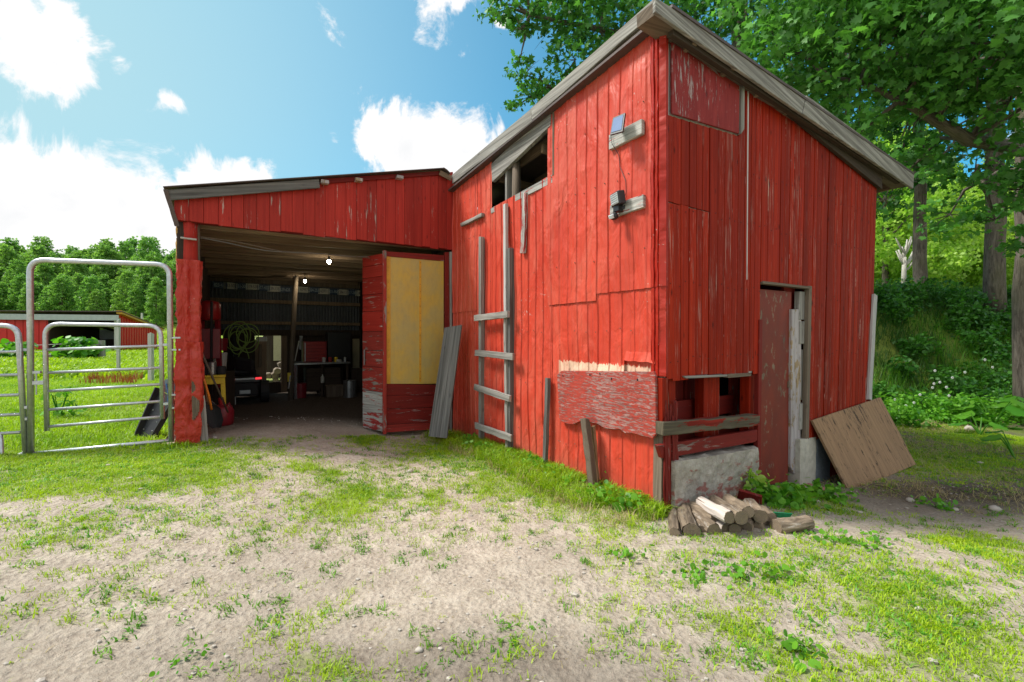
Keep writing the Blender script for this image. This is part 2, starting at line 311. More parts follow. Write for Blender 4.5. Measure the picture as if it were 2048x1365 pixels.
def tin(name='tin', base=(.56, .053, .026), chips=.0, crump=1., vr=(.97, 1.03), sp=.45, rust=False):
    m, t, p = mat(name); v = uvn(t, 1, 1, False); v2 = uvn(t, 1, .28, False)
    st = noise(t, uvn(t, 26, .8, False), 1, 5, .6); big = noise(t, uvn(t, 1.3, .6, False), 1, 4, .55)
    c = mix(t, rng_(t, st, .35, .7), base, (base[0] * .93, base[1] * 1.3, base[2] * 1.5)); c = mix(t, rng_(t, big, .4, .7, 0, .6), c, (base[0] * .72, base[1] * .5, base[2] * .5))
    ch = noise(t, uvn(t, 34, 22, False), 1, 6, .7); zone = noise(t, uvn(t, 1.1, .8, False), 1, 2, .5); sm = mth(t, 'MULTIPLY_ADD', zone, .42, ch)
    wm = rng_(t, sm, .95 - chips, .965 - chips); c = mix(t, wm, c, (.55, .40, .36))
    uvsep = T(t, 'ShaderNodeSeparateXYZ'); t.links.new(v, uvsep.inputs[0])
    if name == 'tin':     # bare primer drips left unpainted above the patch board
        a0, z0 = FL.px(1312, 742); a1, z1 = FL.px(1120, 742); 
        drip = noise(t, uvn(t, 22, .01, False), 1, 4, .8)
        lo = mth(t, 'MULTIPLY_ADD', drip, .17, -.085)
        top = mth(t, 'ADD', lo, max(z0, z1) + .025)
        m1 = mth(t, 'LESS_THAN', uvsep.outputs[1], top); m2 = mth(t, 'GREATER_THAN', uvsep.outputs[0], .1); m3 = mth(t, 'LESS_THAN', uvsep.outputs[0], a1 + .02); m4 = mth(t, 'GREATER_THAN', uvsep.outputs[1], z0 - .2)
        mm = mth(t, 'MULTIPLY', mth(t, 'MULTIPLY', m1, m2), mth(t, 'MULTIPLY', m3, m4)); c = mix(t, mm, c, (.72, .50, .36))
    if rust:
        c = mix(t, rng_(t, zone, .45, .62, 0, .5), c, (.25, .10, .06))
    fd = noise(t, uvn(t, 2.4, .7, False), 1, 5, .7, .8); c = mix(t, rng_(t, fd, .48, .72, 0, .8), c, (base[0] * 1.1, base[1] * 2.7, base[2] * 3.6))
    sp0 = T(t, 'ShaderNodeSeparateXYZ'); t.links.new(v, sp0.inputs[0]); dz_ = mth(t, 'MULTIPLY_ADD', noise(t, uvn(t, 6, 5, False), 1, 5, .7), .5, mth(t, 'MULTIPLY', sp0.outputs[1], -1.)); c = mix(t, rng_(t, dz_, .0, .35, 0, .5), c, (.20, .09, .06))
    c = vary(t, c, *vr); t.links.new(c, p.inputs['Base Color']); p.inputs['Roughness'].default_value = .48; p.inputs['Specular IOR Level'].default_value = .3
    dn = noise(t, uvn(t, 5, 2.2, False), 1, 3, .5, 1.2); fn = noise(t, uvn(t, 60, 30, False), 1, 2, .5)
    bump(t, p, mth(t, 'MULTIPLY_ADD', fn, .03, dn), .8 * crump, .04); return m
M['tin'] = tin(chips=.055); M['tin_trim'] = tin('tin_trim', (.36, .016, .007), .07, 1.6); M['tin_post'] = tin('tin_post', (.46, .035, .02), .05, 2.2)
def plain(name, col, rough=.6, metal=0., spec=.4, bs=0., scale=40, var=.15, obj=True, emis=None, es=0.):
    m, t, p = mat(name); v = uvn(t, 1, 1, obj, 'Object'); n1 = noise(t, v, scale, 5, .6); n2_ = noise(t, v, scale * .12, 3, .5)
    c = mix(t, rng_(t, n1, .3, .7), tuple(x * (1 - var) for x in col), tuple(min(1, x * (1 + var)) for x in col)); c = mix(t, rng_(t, n2_, .4, .7, 0, .35), c, tuple(x * .7 for x in col))
    t.links.new(c, p.inputs['Base Color']); p.inputs['Roughness'].default_value = rough; p.inputs['Metallic'].default_value = metal; p.inputs['Specular IOR Level'].default_value = spec
    if emis: p.inputs['Emission Color'].default_value = (*emis, 1); p.inputs['Emission Strength'].default_value = es
    if bs: bump(t, p, n1, bs, .01)
    return m
M['galv'] = plain('galv', (.52, .54, .57), .38, .75, .5, .05, 30, .18)
M['black'] = plain('black', (.014, .014, .016), .4, 0, .5); M['black_dull'] = plain('black_dull', (.02, .02, .022), .7)
M['steel'] = plain('steel', (.3, .31, .32), .4, .8)
M['glass'] = plain('glass', (.16, .20, .34), .15, .0, .8, var=.05)
M['lens'] = plain('lens', (.62, .68, .70), .3, 0, .6)
M['rope'] = plain('rope', (.24, .36, .08), .6); M['yellow'] = plain('yellow', (.75, .55, .03), .5); M['redp'] = plain('redp', (.30, .014, .014), .4); M['redd'] = plain('redd', (.20, .012, .02), .4)
M['white'] = plain('white', (.7, .7, .68), .5); M['orange'] = plain('orange', (.75, .22, .02), .5); M['foam'] = plain('foam', (.46, .27, .09), .8, bs=.6); M['greenp'] = plain('greenp', (.01, .22, .09), .4)
M['plate_w'] = plain('plate_w', (.55, .55, .48), .5); M['plate_b'] = plain('plate_b', (.03, .06, .12), .5); M['ink_d'] = plain('ink_d', (.03, .04, .10), .5); M['ink_w'] = plain('ink_w', (.4, .5, .55), .5)
M['roofing'] = plain('roofing', (.10, .075, .07), .6, .3, .4, .3, 20); M['stone'] = plain('stone', (.42, .38, .33), .85, bs=.5, scale=14); M['sack'] = plain('sack', (.5, .5, .48), .8)
M['taillight'] = plain('taillight', (.6, .02, .03), .3, emis=(1, .05, .06), es=.6)
M['bulb'] = plain('bulb', (1, .95, .8), .3, emis=(1, .9, .65), es=45)
def concrete():
    m, t, p = mat('concrete'); v = uvn(t, 1, 1, False); n1 = noise(t, v, 22, 8, .7); n2_ = noise(t, v, 3.2, 5, .6); n3 = noise(t, uvn(t, 5, 9, False), 1, 5, .65)
    c = mix(t, rng_(t, n1, .3, .7), (.27, .24, .20), (.48, .44, .38)); c = mix(t, rng_(t, n2_, .42, .68, 0, .55), c, (.15, .125, .11))
    sp = T(t, 'ShaderNodeSeparateXYZ'); t.links.new(v, sp.inputs[0]); low = rng_(t, sp.outputs[1], .45, .02, 0, .22)
    rm = rng_(t, mth(t, 'ADD', n3, low), .66, .72, 0, .75); c = mix(t, rm, c, (.26, .05, .035))
    t.links.new(c, p.inputs['Base Color']); p.inputs['Roughness'].default_value = .9; bump(t, p, n1, 1., .012); return m
M['concrete'] = concrete(); M['block'] = plain('block', (.42, .40, .34), .9, bs=.8, scale=18); M['block_grey'] = plain('block_grey', (.13, .15, .17), .9, bs=.9, scale=25)
def yellow_sheet():
    m, t, p = mat('yellow_sheet'); v = uvn(t, 1, 1, False); b = noise(t, v, 2.2, 4, .6, .3); f = noise(t, uvn(t, 18, 6, False), 1, 6, .7)
    c = mix(t, rng_(t, b, .36, .62), (.53, .36, .06), (.42, .34, .12)); c = mix(t, rng_(t, f, .45, .75, 0, .5), c, (.30, .25, .11))
    t.links.new(c, p.inputs['Base Color']); p.inputs['Roughness'].default_value = .38; bump(t, p, b, .25, .02); return m
M['yellow_sheet'] = yellow_sheet(); M['yellow_edge'] = plain('yellow_edge', (.56, .29, .03), .45, bs=.1, scale=12)
def leafm(name, c1, c2, trans=.35, rough=.45):
    m, t, p = mat(name); at_ = T(t, 'ShaderNodeAttribute', attribute_name='v'); c = mix(t, at_.outputs['Fac'], c1, c2)
    oi = T(t, 'ShaderNodeObjectInfo'); c = mix(t, rng_(t, oi.outputs['Random'], 0, 1, 0, .3), c, (c2[0] * 1.2, c2[1] * .9, c2[2]))
    t.links.new(c, p.inputs['Base Color']); p.inputs['Roughness'].default_value = rough; p.inputs['Specular IOR Level'].default_value = .35
    tr = T(t, 'ShaderNodeBsdfTranslucent'); cb = mix(t, 1., c, (1.5, 1.6, .8), 'MULTIPLY'); t.links.new(cb, tr.inputs[0]); ms = T(t, 'ShaderNodeMixShader'); ms.inputs[0].default_value = trans
    t.links.new(p.outputs[0], ms.inputs[1]); t.links.new(tr.outputs[0], ms.inputs[2]); t.links.new(ms.outputs[0], t.nodes['Material Output'].inputs[0]); return m
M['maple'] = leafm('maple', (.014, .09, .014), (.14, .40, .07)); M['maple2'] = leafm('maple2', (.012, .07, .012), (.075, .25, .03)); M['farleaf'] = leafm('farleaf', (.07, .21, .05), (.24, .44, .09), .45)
M['brightleaf'] = leafm('brightleaf', (.20, .40, .05), (.42, .60, .12), .5); M['grass'] = leafm('grass', (.12, .30, .008), (.40, .56, .012), .35, .5); M['grass_shaded'] = leafm('grass_shaded', (.018, .08, .014), (.055, .155, .026), .35, .5)  # bank grass is a darker copy, the maples' shade put into its colour
M['sprig'] = leafm('sprig', (.05, .18, .015), (.20, .40, .03), .25, .5); M['straw'] = leafm('straw', (.30, .25, .12), (.45, .38, .2), .2, .7); M['weed'] = leafm('weed', (.05, .22, .015), (.17, .42, .03), .35, .45); M['redweed'] = leafm('redweed', (.22, .05, .02), (.35, .10, .04), .2, .7)
M['petal'] = plain('petal', (.8, .8, .78), .6)
def bark(name, a, b):
    m, t, p = mat(name); n1 = noise(t, uvn(t, 22, 3.5), 1, 7, .7, .5); n2_ = noise(t, uvn(t, 2, 1.2), 1, 3, .5)
    c = mix(t, rng_(t, n1, .35, .65), a, b); c = mix(t, rng_(t, n2_, .5, .7, 0, .35), c, (.11, .12, .04)); t.links.new(c, p.inputs['Base Color']); p.inputs['Roughness'].default_value = .95; bump(t, p, n1, 1., .04); return m
M['bark'] = bark('bark', (.055, .042, .033), (.20, .165, .135)); M['barkl'] = bark('barkl', (.45, .42, .37), (.65, .62, .56))
# ---------------------------------------------------------------- ground
def dblob(px, py, rx, ry, amp=1.):
    p = gp(px, py, .05 if px < 700 else -.05); Z = p.y; return (p.x, p.y, rx / F * Z, ry * Z * Z / (1.5 * F), amp)
DB = [dblob(*a) for a in [
    (230,950,260,55,1.2),(60,930,220,60,1.2),(100,1000,200,35,.9),(330,985,120,40,1.),(560,945,60,20,.0),
    (645,940,50,14,1.),(700,1010,95,50,.95),(640,970,50,30,.7),(840,1010,75,22,.8),(770,945,70,16,.6),
    (735,885,40,18,1.),(890,900,90,30,.8),(960,925,110,35,.85),(1100,980,160,40,1.1),(1230,1030,110,40,1.1),(1180,1010,120,30,1.),(1040,955,140,35,.9),
    (1500,1280,200,90,.8),(1750,1200,260,120,.75),(1900,1300,220,100,1.05),(1650,1330,300,80,.85),(1600,1120,140,35,.7),(1560,1180,120,60,.7),(1380,1150,130,80,.35),(1250,1100,130,60,.45),
    (620,1240,50,120,.45),(610,1330,70,60,.7),(80,1110,160,50,.5),(300,1060,220,40,.5),(200,1180,250,60,.28),(1000,1340,200,60,.25),(900,1050,200,60,.22),(1200,1250,120,100,.35),
    (1990,1100,90,60,1.),(1900,900,260,38,.85),(2000,1000,60,25,.3),(1550,985,110,30,.75),(1660,1000,70,20,.5)]]
def dens(x, y):
    x = np.asarray(x, float); y = np.asarray(y, float); d = np.zeros_like(x)
    wx = x + (fbm(x * 2.1, y * 2.1, 3) - .5) * .7; wy = y + (fbm(x * 2.1 + 40, y * 2.1, 3) - .5) * .7
    for (cx, cy, a, b, amp) in DB: d = np.maximum(d, amp * np.exp(-(((wx - cx) / a) ** 2 + ((wy - cy) / b) ** 2) ** 1.0))
    field = sstep(-4.0, -5.4, x + .15 * (y - 5.5) * (y > 5.5) + (fbm(x * 1.5, y * 1.5, 3) - .5) * 1.5) * sstep(3.3, 4.8, y)          # pasture left of the shed
    left = sstep(5.0, 6.0, y) * sstep(-4.2, -4.9, x); d = np.maximum(d, np.maximum(field, left))
    far = sstep(13.5, 15, y); d = np.maximum(d, far)
    bank = sstep(-.8, .6, -.1 * (x - 7.6) + .995 * (y - 9.4)) * sstep(4, 6, x); d = np.maximum(d, bank * 1.1)
    right = sstep(5.5, 8, x) * .75; d = np.maximum(d, right)
    behind = sstep(-2.2, -3.5, y); d = np.maximum(d, behind * .8)
    soil = np.exp(-(((x - 5.0) / 1.5) ** 2 + ((y - 4.75) / .42) ** 2)); d = d * (1 - .8 * soil)
    d = d * (1 - inside(x, y)); d = d * (.45 + 1.1 * fbm(x * 3.3 + 9, y * 3.3, 4)); return np.clip(d, 0, 1.2)
def inside(x, y):
    a = (x - B[0]) * uR.x + (y - B[1]) * uR.y; dd = -((x - B[0]) * nR.x + (y - B[1]) * nR.y)
    g = ((a > -3.75) & (a < .2) & (dd > .05) & (dd < 6.3)); a2 = (x - A[0]) * uR.x + (y - A[1]) * uR.y; d2 = -((x - A[0]) * nR.x + (y - A[1]) * nR.y)
    return (g | ((a2 > 0.03) & (a2 < 4.2) & (d2 > 0.03) & (d2 < LB + 5))).astype(float)
xs = np.concatenate([-np.geomspace(8, 420, 60)[::-1], np.linspace(-8, 9, 320)[1:-1], np.geomspace(9, 420, 60)])
ys = np.concatenate([-np.geomspace(1.5, 300, 20)[::-1], np.linspace(-1.5, 12, 270)[1:-1], np.geomspace(12, 420, 90)])
X, Y = np.meshgrid(xs, ys); Zg = gh(X, Y); nx, ny = len(xs), len(ys)
me = bpy.data.meshes.new('ground'); me.vertices.add(nx * ny); me.vertices.foreach_set('co', np.stack([X, Y, Zg], -1).astype(np.float32).ravel())
ii, jj = np.meshgrid(np.arange(nx - 1), np.arange(ny - 1)); a = (jj * nx + ii).ravel(); q = np.stack([a, a + 1, a + nx + 1, a + nx], -1)
me.loops.add(q.size); me.loops.foreach_set('vertex_index', q.ravel().astype(np.int32)); me.polygons.add(len(q)); me.polygons.foreach_set('loop_start', (np.arange(len(q)) * 4).astype(np.int32)); me.polygons.foreach_set('loop_total', np.full(len(q), 4, np.int32)); me.polygons.foreach_set('use_smooth', np.ones(len(q), bool))
me.update(calc_edges=True)
at1 = me.attributes.new('g', 'FLOAT', 'POINT'); at1.data.foreach_set('value', dens(X, Y).astype(np.float32).ravel())
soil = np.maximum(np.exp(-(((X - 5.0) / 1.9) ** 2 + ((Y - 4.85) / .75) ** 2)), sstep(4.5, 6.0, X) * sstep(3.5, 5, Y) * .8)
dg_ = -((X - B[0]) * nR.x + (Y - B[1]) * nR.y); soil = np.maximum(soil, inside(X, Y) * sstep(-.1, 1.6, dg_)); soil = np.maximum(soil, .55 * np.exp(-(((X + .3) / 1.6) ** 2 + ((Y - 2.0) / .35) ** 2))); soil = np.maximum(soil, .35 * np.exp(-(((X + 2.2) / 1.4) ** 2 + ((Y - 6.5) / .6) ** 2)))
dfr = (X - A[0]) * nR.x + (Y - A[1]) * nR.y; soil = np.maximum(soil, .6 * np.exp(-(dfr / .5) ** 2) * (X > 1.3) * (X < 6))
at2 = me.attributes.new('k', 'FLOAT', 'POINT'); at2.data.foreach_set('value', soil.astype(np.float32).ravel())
def ground_mat():
    m, t, p = mat('dirt'); c = T(t, 'ShaderNodeTexCoord').outputs['Object']; g = T(t, 'ShaderNodeAttribute', attribute_name='g').outputs['Fac']; k = T(t, 'ShaderNodeAttribute', attribute_name='k').outputs['Fac']
    def nz(s, d=6, r=.65, di=0.): return noise(t, c, s, d, r, di)
    f = nz(38, 8, .7); md = nz(6, 7, .65, .4); lg = nz(.9, 4, .6)
    vo = T(t, 'ShaderNodeTexVoronoi'); vo.inputs['Scale'].default_value = 75; t.links.new(c, vo.inputs['Vector']); peb = rng_(t, vo.outputs['Distance'], .0, .45, 1, 0)
    pm = mth(t, 'MULTIPLY', rng_(t, peb, .55, .75), rng_(t, nz(9, 3), .48, .62))
    col = mix(t, rng_(t, f, .32, .68), (.31, .255, .20), (.55, .475, .385)); col = mix(t, rng_(t, md, .46, .62, 0, .6), col, (.61, .535, .44)); col = mix(t, rng_(t, lg, .45, .65, 0, .45), col, (.31, .265, .215))
    col = mix(t, mth(t, 'MULTIPLY', pm, .55), col, (.52, .48, .43))
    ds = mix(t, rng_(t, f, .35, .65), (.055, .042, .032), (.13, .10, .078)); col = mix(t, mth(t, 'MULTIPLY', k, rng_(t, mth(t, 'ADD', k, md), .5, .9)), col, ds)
    gc = mix(t, rng_(t, md, .35, .65), (.14, .22, .025), (.26, .34, .03)); gf = rng_(t, mth(t, 'MULTIPLY_ADD', f, .5, g), .75, 1.15, 0, .75); col = mix(t, gf, col, gc)
    t.links.new(col, p.inputs['Base Color']); p.inputs['Roughness'].default_value = .95; p.inputs['Specular IOR Level'].default_value = .15
    h = mth(t, 'MULTIPLY_ADD', md, 1.6, f); h = mth(t, 'MULTIPLY_ADD', pm, .35, h); v3 = T(t, 'ShaderNodeTexVoronoi'); v3.inputs['Scale'].default_value = 26; t.links.new(c, v3.inputs['Vector']); h = mth(t, 'MULTIPLY_ADD', rng_(t, v3.outputs['Distance'], 0, .6), .5, h); bump(t, p, h, .9, .022); return m
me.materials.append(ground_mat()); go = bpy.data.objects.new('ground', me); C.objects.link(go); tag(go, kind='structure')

# ---------------------------------------------------------------- tall red shed
shed = thing('tall_shed', (A[0], A[1], 0), 'tall red lean-to shed with metal sheets on one side and narrow boards on the other', 'shed')
pL = lambda x, y, d=0: FL.px(x, y, d); pR = lambda x, y, d=0: FR.px(x, y, d); pG = lambda x, y, d=0: FG.px(x, y, d)
def lin(a, b): return lambda s: a[1] + (b[1] - a[1]) * (s - a[0]) / (b[0] - a[0])
ztopL = lin(pL(1300, 30), pL(905, 362)); ztopR = lin(pR(1345, 62), pR(1762, 392))
def crump(s, z, k=1.):
    return k * ((float(fbm(s * 2.6, z * 1.2, 3)) - .5) * .05 + (float(fbm(s * 9 + 7, z * 5, 2)) - .5) * .012)
RIB = .152
def ribd(s):
    q = (s / RIB) % 1.; d = 0.
    if q < .10: d = .015 * (1 - abs(q - .05) / .05)
    for c in (.38, .66):
        if abs(q - c) < .035: d = .0035 * (1 - abs(q - c) / .035)
    return d
def sheet(s0, s1, zb, zt, d, curl=0., name='tin_sheet'):
    mb = MB(); nu = max(6, int((s1 - s0) / RIB * 20)); nv = 16
    cols = sorted(set([s0 + (s1 - s0) * i / nu for i in range(nu + 1)]))
    def fn(u, v):
        s = cols[round(u * nu)]; b = zb(s); t_ = zt(s); z = b + (t_ - b) * v; dd = d + ribd(s) + crump(s, z) + curl * max(0, 1 - (z - b) / .08) * (.5 + float(vnoise(s * 9, 3.)))
        return FL.w(s, z, dd), (s, z)
    mb.grid(fn, nu, nv); o = mb.build(name, M['tin'], shed, solid=.002); return o
def jag(f, a, sc=14, sd=0): return lambda s: f(s) + (float(vnoise(s * sc + sd, sd + .5)) - .5) * a
base = lambda s: ghf(*FL.w(s, 0, 0).xy) - .02
w0 = pL(1105, 350); w1 = pL(985, 418); wt0 = pL(1105, 215); wt1 = pL(985, 330)
sW0, sW1 = w0[0], w1[0]; winb = lin(w0, w1)
c1 = pL(1098, 608)[0]; c2 = pL(1195, 590)[0]; c3 = pL(955, 622)[0]
zs1 = pL(1260, 581)[1]; zs2 = pL(1150, 606)[1]; zs3 = pL(930, 624)[1]
patch_b = pL(1250, 860)[1]
C0 = .055
sheet(C0, c2, jag(lambda s: zs1, .01), ztopL, .012, .006)
sheet(C0, c2, jag(lambda s: pL(1262, 722)[1] if s < .42 else pL(1262, 740)[1] - .05, .03), lambda s: zs1 + .04, .006, .02)
sheet(C0, c2, base, lambda s: zs1 - .02, 0)
sheet(c2, c1, jag(lambda s: zs2, .008), ztopL, .012, .004); sheet(c2, c1, base, lambda s: zs2 + .04, 0)
sheet(c1, sW0, base, ztopL, .006)
sheet(sW0, sW1, base, winb, .004, 0)
sheet(sW1, c3, base, ztopL, .008)
sheet(c3, LB, jag(lambda s: zs3, .01), ztopL, .013, .004); sheet(c3, LB, base, lambda s: zs3 + .04, .002)
# crumpled corner trim wrapping both faces
def trim(zb, zt, wl, wr, d, name='corner_trim', m='tin_trim', amp=1.):
    mb = MB(); nu = 14; nv = 40
    def fn(u, v):
        z = zb + (zt - zb) * v; t = u * (wl + wr) - wl
        je = (float(vnoise(z * 7, 1.5)) - .5) * .035
        if t < 0: p = FL.w(-t * (1 + je * 6) + .0, z, d)
        else: p = FR.w(t * (1 + je * 6), z, d)
        k = (float(fbm(t * 30, z * 6, 3)) - .5) * .03 * amp + .012 * math.sin(t * 150); edge = min(1, min(u, 1 - u) * 6)
        return p + (nL + nR).normalized() * (k * edge + (.012 if abs(t) < .012 else 0)), (t, z)
    mb.grid(fn, nu, nv); return mb.build(name, M[m], shed, solid=.002)
trim(pL(1310, 575)[1], 4.18, .10, .035, .03); trim(1.16, pL(1310, 575)[1] + .03, .10, .04, .024)
# torn lower corner
mb = MB()
for i in range(14):
    a = -.02 + .014 * i; zt = 1.05 - .02 * abs(i - 7) + random.uniform(-.05, .05); zb = random.uniform(-.02, .25) if i % 3 else -.03
    t = a; base0 = FR.w(max(0, t), zb, .02 + random.uniform(0, .02)); top = FR.w(max(0, t + random.uniform(-.01, .01)), min(zt, .78 + random.uniform(0, .2)), .015 + random.uniform(0, .02))
    mb.beam(base0, top, .02, .008, (nR.x, nR.y, 0), 6, .006, i + 1)
mb.build('corner_splinters', M['red_dull'], shed)
MB().beam(FR.w(.045, -.05, -.05), FR.w(.045, 1.3, -.05), .09, .09, (nR.x, nR.y, 0), 6, .006).build('corner_post', M['brownw'], shed, .006)
# boards of the right wall
hatch = [pR(1338, 88), pR(1473, 185), pR(1472, 270), pR(1338, 230)]
door_l, door_r, door_t = pR(1520, 700)[0], pR(1612, 700)[0], pR(1560, 570)[1]
und_t = pR(1420, 752)[1]; und_r = pR(1513, 750)[0]
s = .035; i = 0; END = pR(1738, 800)[0]; blk_t = pR(1625, 878)[1]; split_s = pR(1412, 420)[0]; split_z = pR(1375, 415)[1]
zcut = lambda s: ghf(*FR.w(s, 0, .1).xy) + .03
random.seed(21)
while s < END - .02:
    bw = random.uniform(.072, .118); e = min(END, s + bw); g = .003 + (.009 if random.random() < .3 else 0)
    mid = (s + e) / 2; d1 = .018 + random.uniform(-.004, .004)
    if mid < und_r: lo = und_t + random.uniform(-.02, .02)
    elif mid < door_r: lo = door_t + random.uniform(0, .008)
    elif mid < pR(1655, 900)[0]: lo = blk_t - .02
    else: lo = zcut(mid)
    hi = ztopR(mid) + .05
    segs = [(lo, hi)]
    if mid < hatch[2][0]:
        hz = lin(hatch[3], hatch[2])(mid) - .015; segs = [(lo, hz)]
    if mid < split_s: segs = [(lo, split_z - .003 + random.uniform(-.006, .006)), (split_z + .003, segs[0][1])]
    for (a0, a1) in segs:
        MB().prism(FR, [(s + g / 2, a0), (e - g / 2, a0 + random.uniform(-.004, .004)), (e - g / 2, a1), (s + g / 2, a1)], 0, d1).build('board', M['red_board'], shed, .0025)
    s = e; i += 1
# backing of the boards (old grey sheathing that shows as pale lines in the gaps)
MB().prism(FR, [(.03, und_t), (und_r, und_t), (und_r, door_t), (END, door_t), (END, ztopR(END)), (.03, ztopR(.03))], -.03, -.004).build('sheathing', M['white_old'], shed)
MB().rect(FR, door_r + .02, END, blk_t, door_t, -.03, -.004).build('sheathing', M['white_old'], shed)
MB().prism(FR, [(x_, z_) for x_, z_ in hatch], .012, .032).build('hatch_panel', M['hatch'], shed, .003)
MB().prism(FR, [pR(1338, 62), pR(1475, 160), pR(1475, 186), pR(1338, 88)], 0, .02).build('hatch_header', M['chip_red'], shed, .003, ga=-12)
MB().prism(FR, [pR(1475, 150), pR(1481, 154), pR(1480, 262), pR(1473, 272)], .01, .045).build('hatch_stop', M['grey'], shed, .002)
MB().prism(FR, [pR(1335, 40), pR(1460, 125), pR(1470, 150), pR(1336, 66)], .02, .05).build('frieze_board', M['chip_red'], shed, .003, ga=-8)
MB().prism(FR, [pR(1470, 130), pR(1752, 350), pR(1752, 382), pR(1480, 165)], .03, .07).build('frieze_board', M['dark_wood'], shed, .003, ga=-12)
MB().rect(FR, pR(1590, 600)[0], pR(1598, 600)[0], 0, 0, 0, 0)
MB().prism(FR, [pR(1491, 182), pR(1493, 183), pR(1490, 560), pR(1489, 560)], .018, .024).build('gap_strip', M['white_old'], shed)
# fascia and roof
dR, dLf = .17, .10
fr_ = [pR(1316, -12, dR), pR(1578, 185, dR), pR(1576, 216, dR), pR(1332, 38, dR)]
MB().prism(FR, [pR(1311, -6, dR), pR(1612, 192, dR), pR(1604, 228, dR), pR(1311, 24, dR)], dR - .03, dR, ).build('fascia_board', M['grey'], shed, .004, ga=-12)
MB().prism(FR, [pR(1613, 191, dR), pR(1828, 348, dR), pR(1826, 378, dR), pR(1605, 228, dR)], dR - .03, dR + .004).build('fascia_board', M['grey'], shed, .004, ga=-12)
rA = pR(1311, -6, dR); rB = pR(1828, 348, dR)
MB().prism(FL, [pL(1311, -6, dLf), pL(1060, 218, dLf), pL(1062, 242, dLf), pL(1312, 22, dLf)], dLf - .03, dLf).build('fascia_board', M['grey'], shed, .004, ga=0)
MB().prism(FL, [pL(1061, 217, dLf + .01), pL(903, 351, dLf), pL(905, 368, dLf), pL(1063, 243, dLf + .01)], dLf - .03, dLf + .003).build('fascia_board', M['grey'], shed, .004, ga=0)
MB().prism(FL, [pL(1308, 28, .03), pL(908, 364, .03), pL(908, 370, .03), pL(1308, 34, .03)], 0, .03).build('frieze_board', M['chip_red'], shed, .003, ga=-8)
sA_ = pR(1316, 30, dR); sB_ = pR(1822, 374, dR)
MB().prism(FR, [(sA_[0], sA_[1] + .02), (sB_[0], sB_[1] + .02), (rB[0] - .02, rB[1] - .01), (rA[0] + .02, rA[1] - .01)], -.04, dR - .034).build('soffit', M['brownw'], shed, ga=-12)
sC_ = pL(1300, 34, dLf); sD_ = pL(912, 364, dLf); sE_ = pL(1300, 2, dLf); sF_ = pL(912, 345, dLf)
MB().prism(FL, [(sC_[0], sC_[1] - .01), (sD_[0], sD_[1] - .01), (sF_[0], sF_[1] - .01), (sE_[0], sE_[1] - .01)], -.06, dLf - .034).build('soffit', M['brownw'], shed, ga=0)
# roof slab: four corners
def rz(a): return rA[1] + (rB[1] - rA[1]) * (a - rA[0]) / (rB[0] - rA[0])
backdrop = -(LB + .3)
drop = (pL(905, 352, dLf)[1] - pL(1311, -6, dLf)[1])
mb = MB(); zA = rz(-dLf); zB = rz(rB[0])
def rp(a, d, dz): k = (dR - d) / LB; return FR.o + uR * a + nR * d + Vector((0, 0, rz(a) + drop * k * (1 if a < 2 else .9) + dz))
P = [rp(-dLf, dR + .01, 0), rp(rB[0] * 1.06, dR + .01, -.0), rp(rB[0] * 1.06, backdrop, 0), rp(-dLf, backdrop, 0)]
Q = [p + Vector((0, 0, .025)) for p in P]
for quad in ((Q[0], Q[1], Q[2], Q[3]), (P[3], P[2], P[1], P[0]), (P[0], P[1], Q[1], Q[0]), (P[1], P[2], Q[2], Q[1]), (P[2], P[3], Q[3], Q[2]), (P[3], P[0], Q[0], Q[3])): mb.face(quad, [(0, 0), (4, 0), (4, 4), (0, 4)])
mb.build('roof', M['roofing'], shed)
for k in range(9):     # rafters and soffit boards
    a = .25 + k * .55
    if a > rB[0]: break
    MB().beam(rp(a, dR - .04, -.07), rp(a, backdrop + .2, -.07), .05, .12).build('purlin', M['rafter'], shed, .003)
for d in (.1, -.9, -1.9, -2.9, -3.9): MB().beam(rp(.14, d, -.18) if d < 0 else rp(-.02, d, -.10), rp(rB[0] * (.99 if d > 0 else .93), d, -.18 if d < 0 else -.14), .05, .1).build('rafter', M['dark_wood'] if d > 0 else M['rafter'], shed, .003)
MB().beam(rp(rB[0] * 1.055, dR - .02, -.07), rp(rB[0] * 1.055, backdrop, -.07), .03, .12).build('eave_board', M['rafter'], shed, .003)
mb = MB(); rn = random.Random(2)
for zz in (.35, .95, 1.55, 2.25, 2.95, 3.55):
    for k in range(int(LB / RIB)):
        s_ = (k + .22) * RIB
        if s_ > C0 and not (sW0 - .02 < s_ < sW1 + .02 and zz > winb(s_) - .05) and rn.random() < .8: q = FL.w(s_ + rn.uniform(-.02, .02), zz + rn.uniform(-.02, .02), .018 + crump(s_, zz)); mb.ball(q, .006, .006, .006, 5, 3)
tag(mb.build('nail_heads', M['brownw'], shed), kind='stuff')
mb = MB()
for zz in (.55, 1.3, 1.95, 2.6, 3.1):
    for k in range(42):
        s_ = .08 + k * .099
        if (s_ < und_r and zz < und_t + .03) or (door_l - .03 < s_ < door_r + .06 and zz < door_t + .05) or zz > ztopR(s_) - .1 or (s_ < hatch[2][0] and zz > 2.9): continue
        mb.ball(FR.w(s_ + rn.uniform(-.02, .02), zz + rn.uniform(-.03, .03), .022), .005, .005, .005, 5, 3)
tag(mb.build('nail_heads', M['black_dull'], shed), kind='stuff')
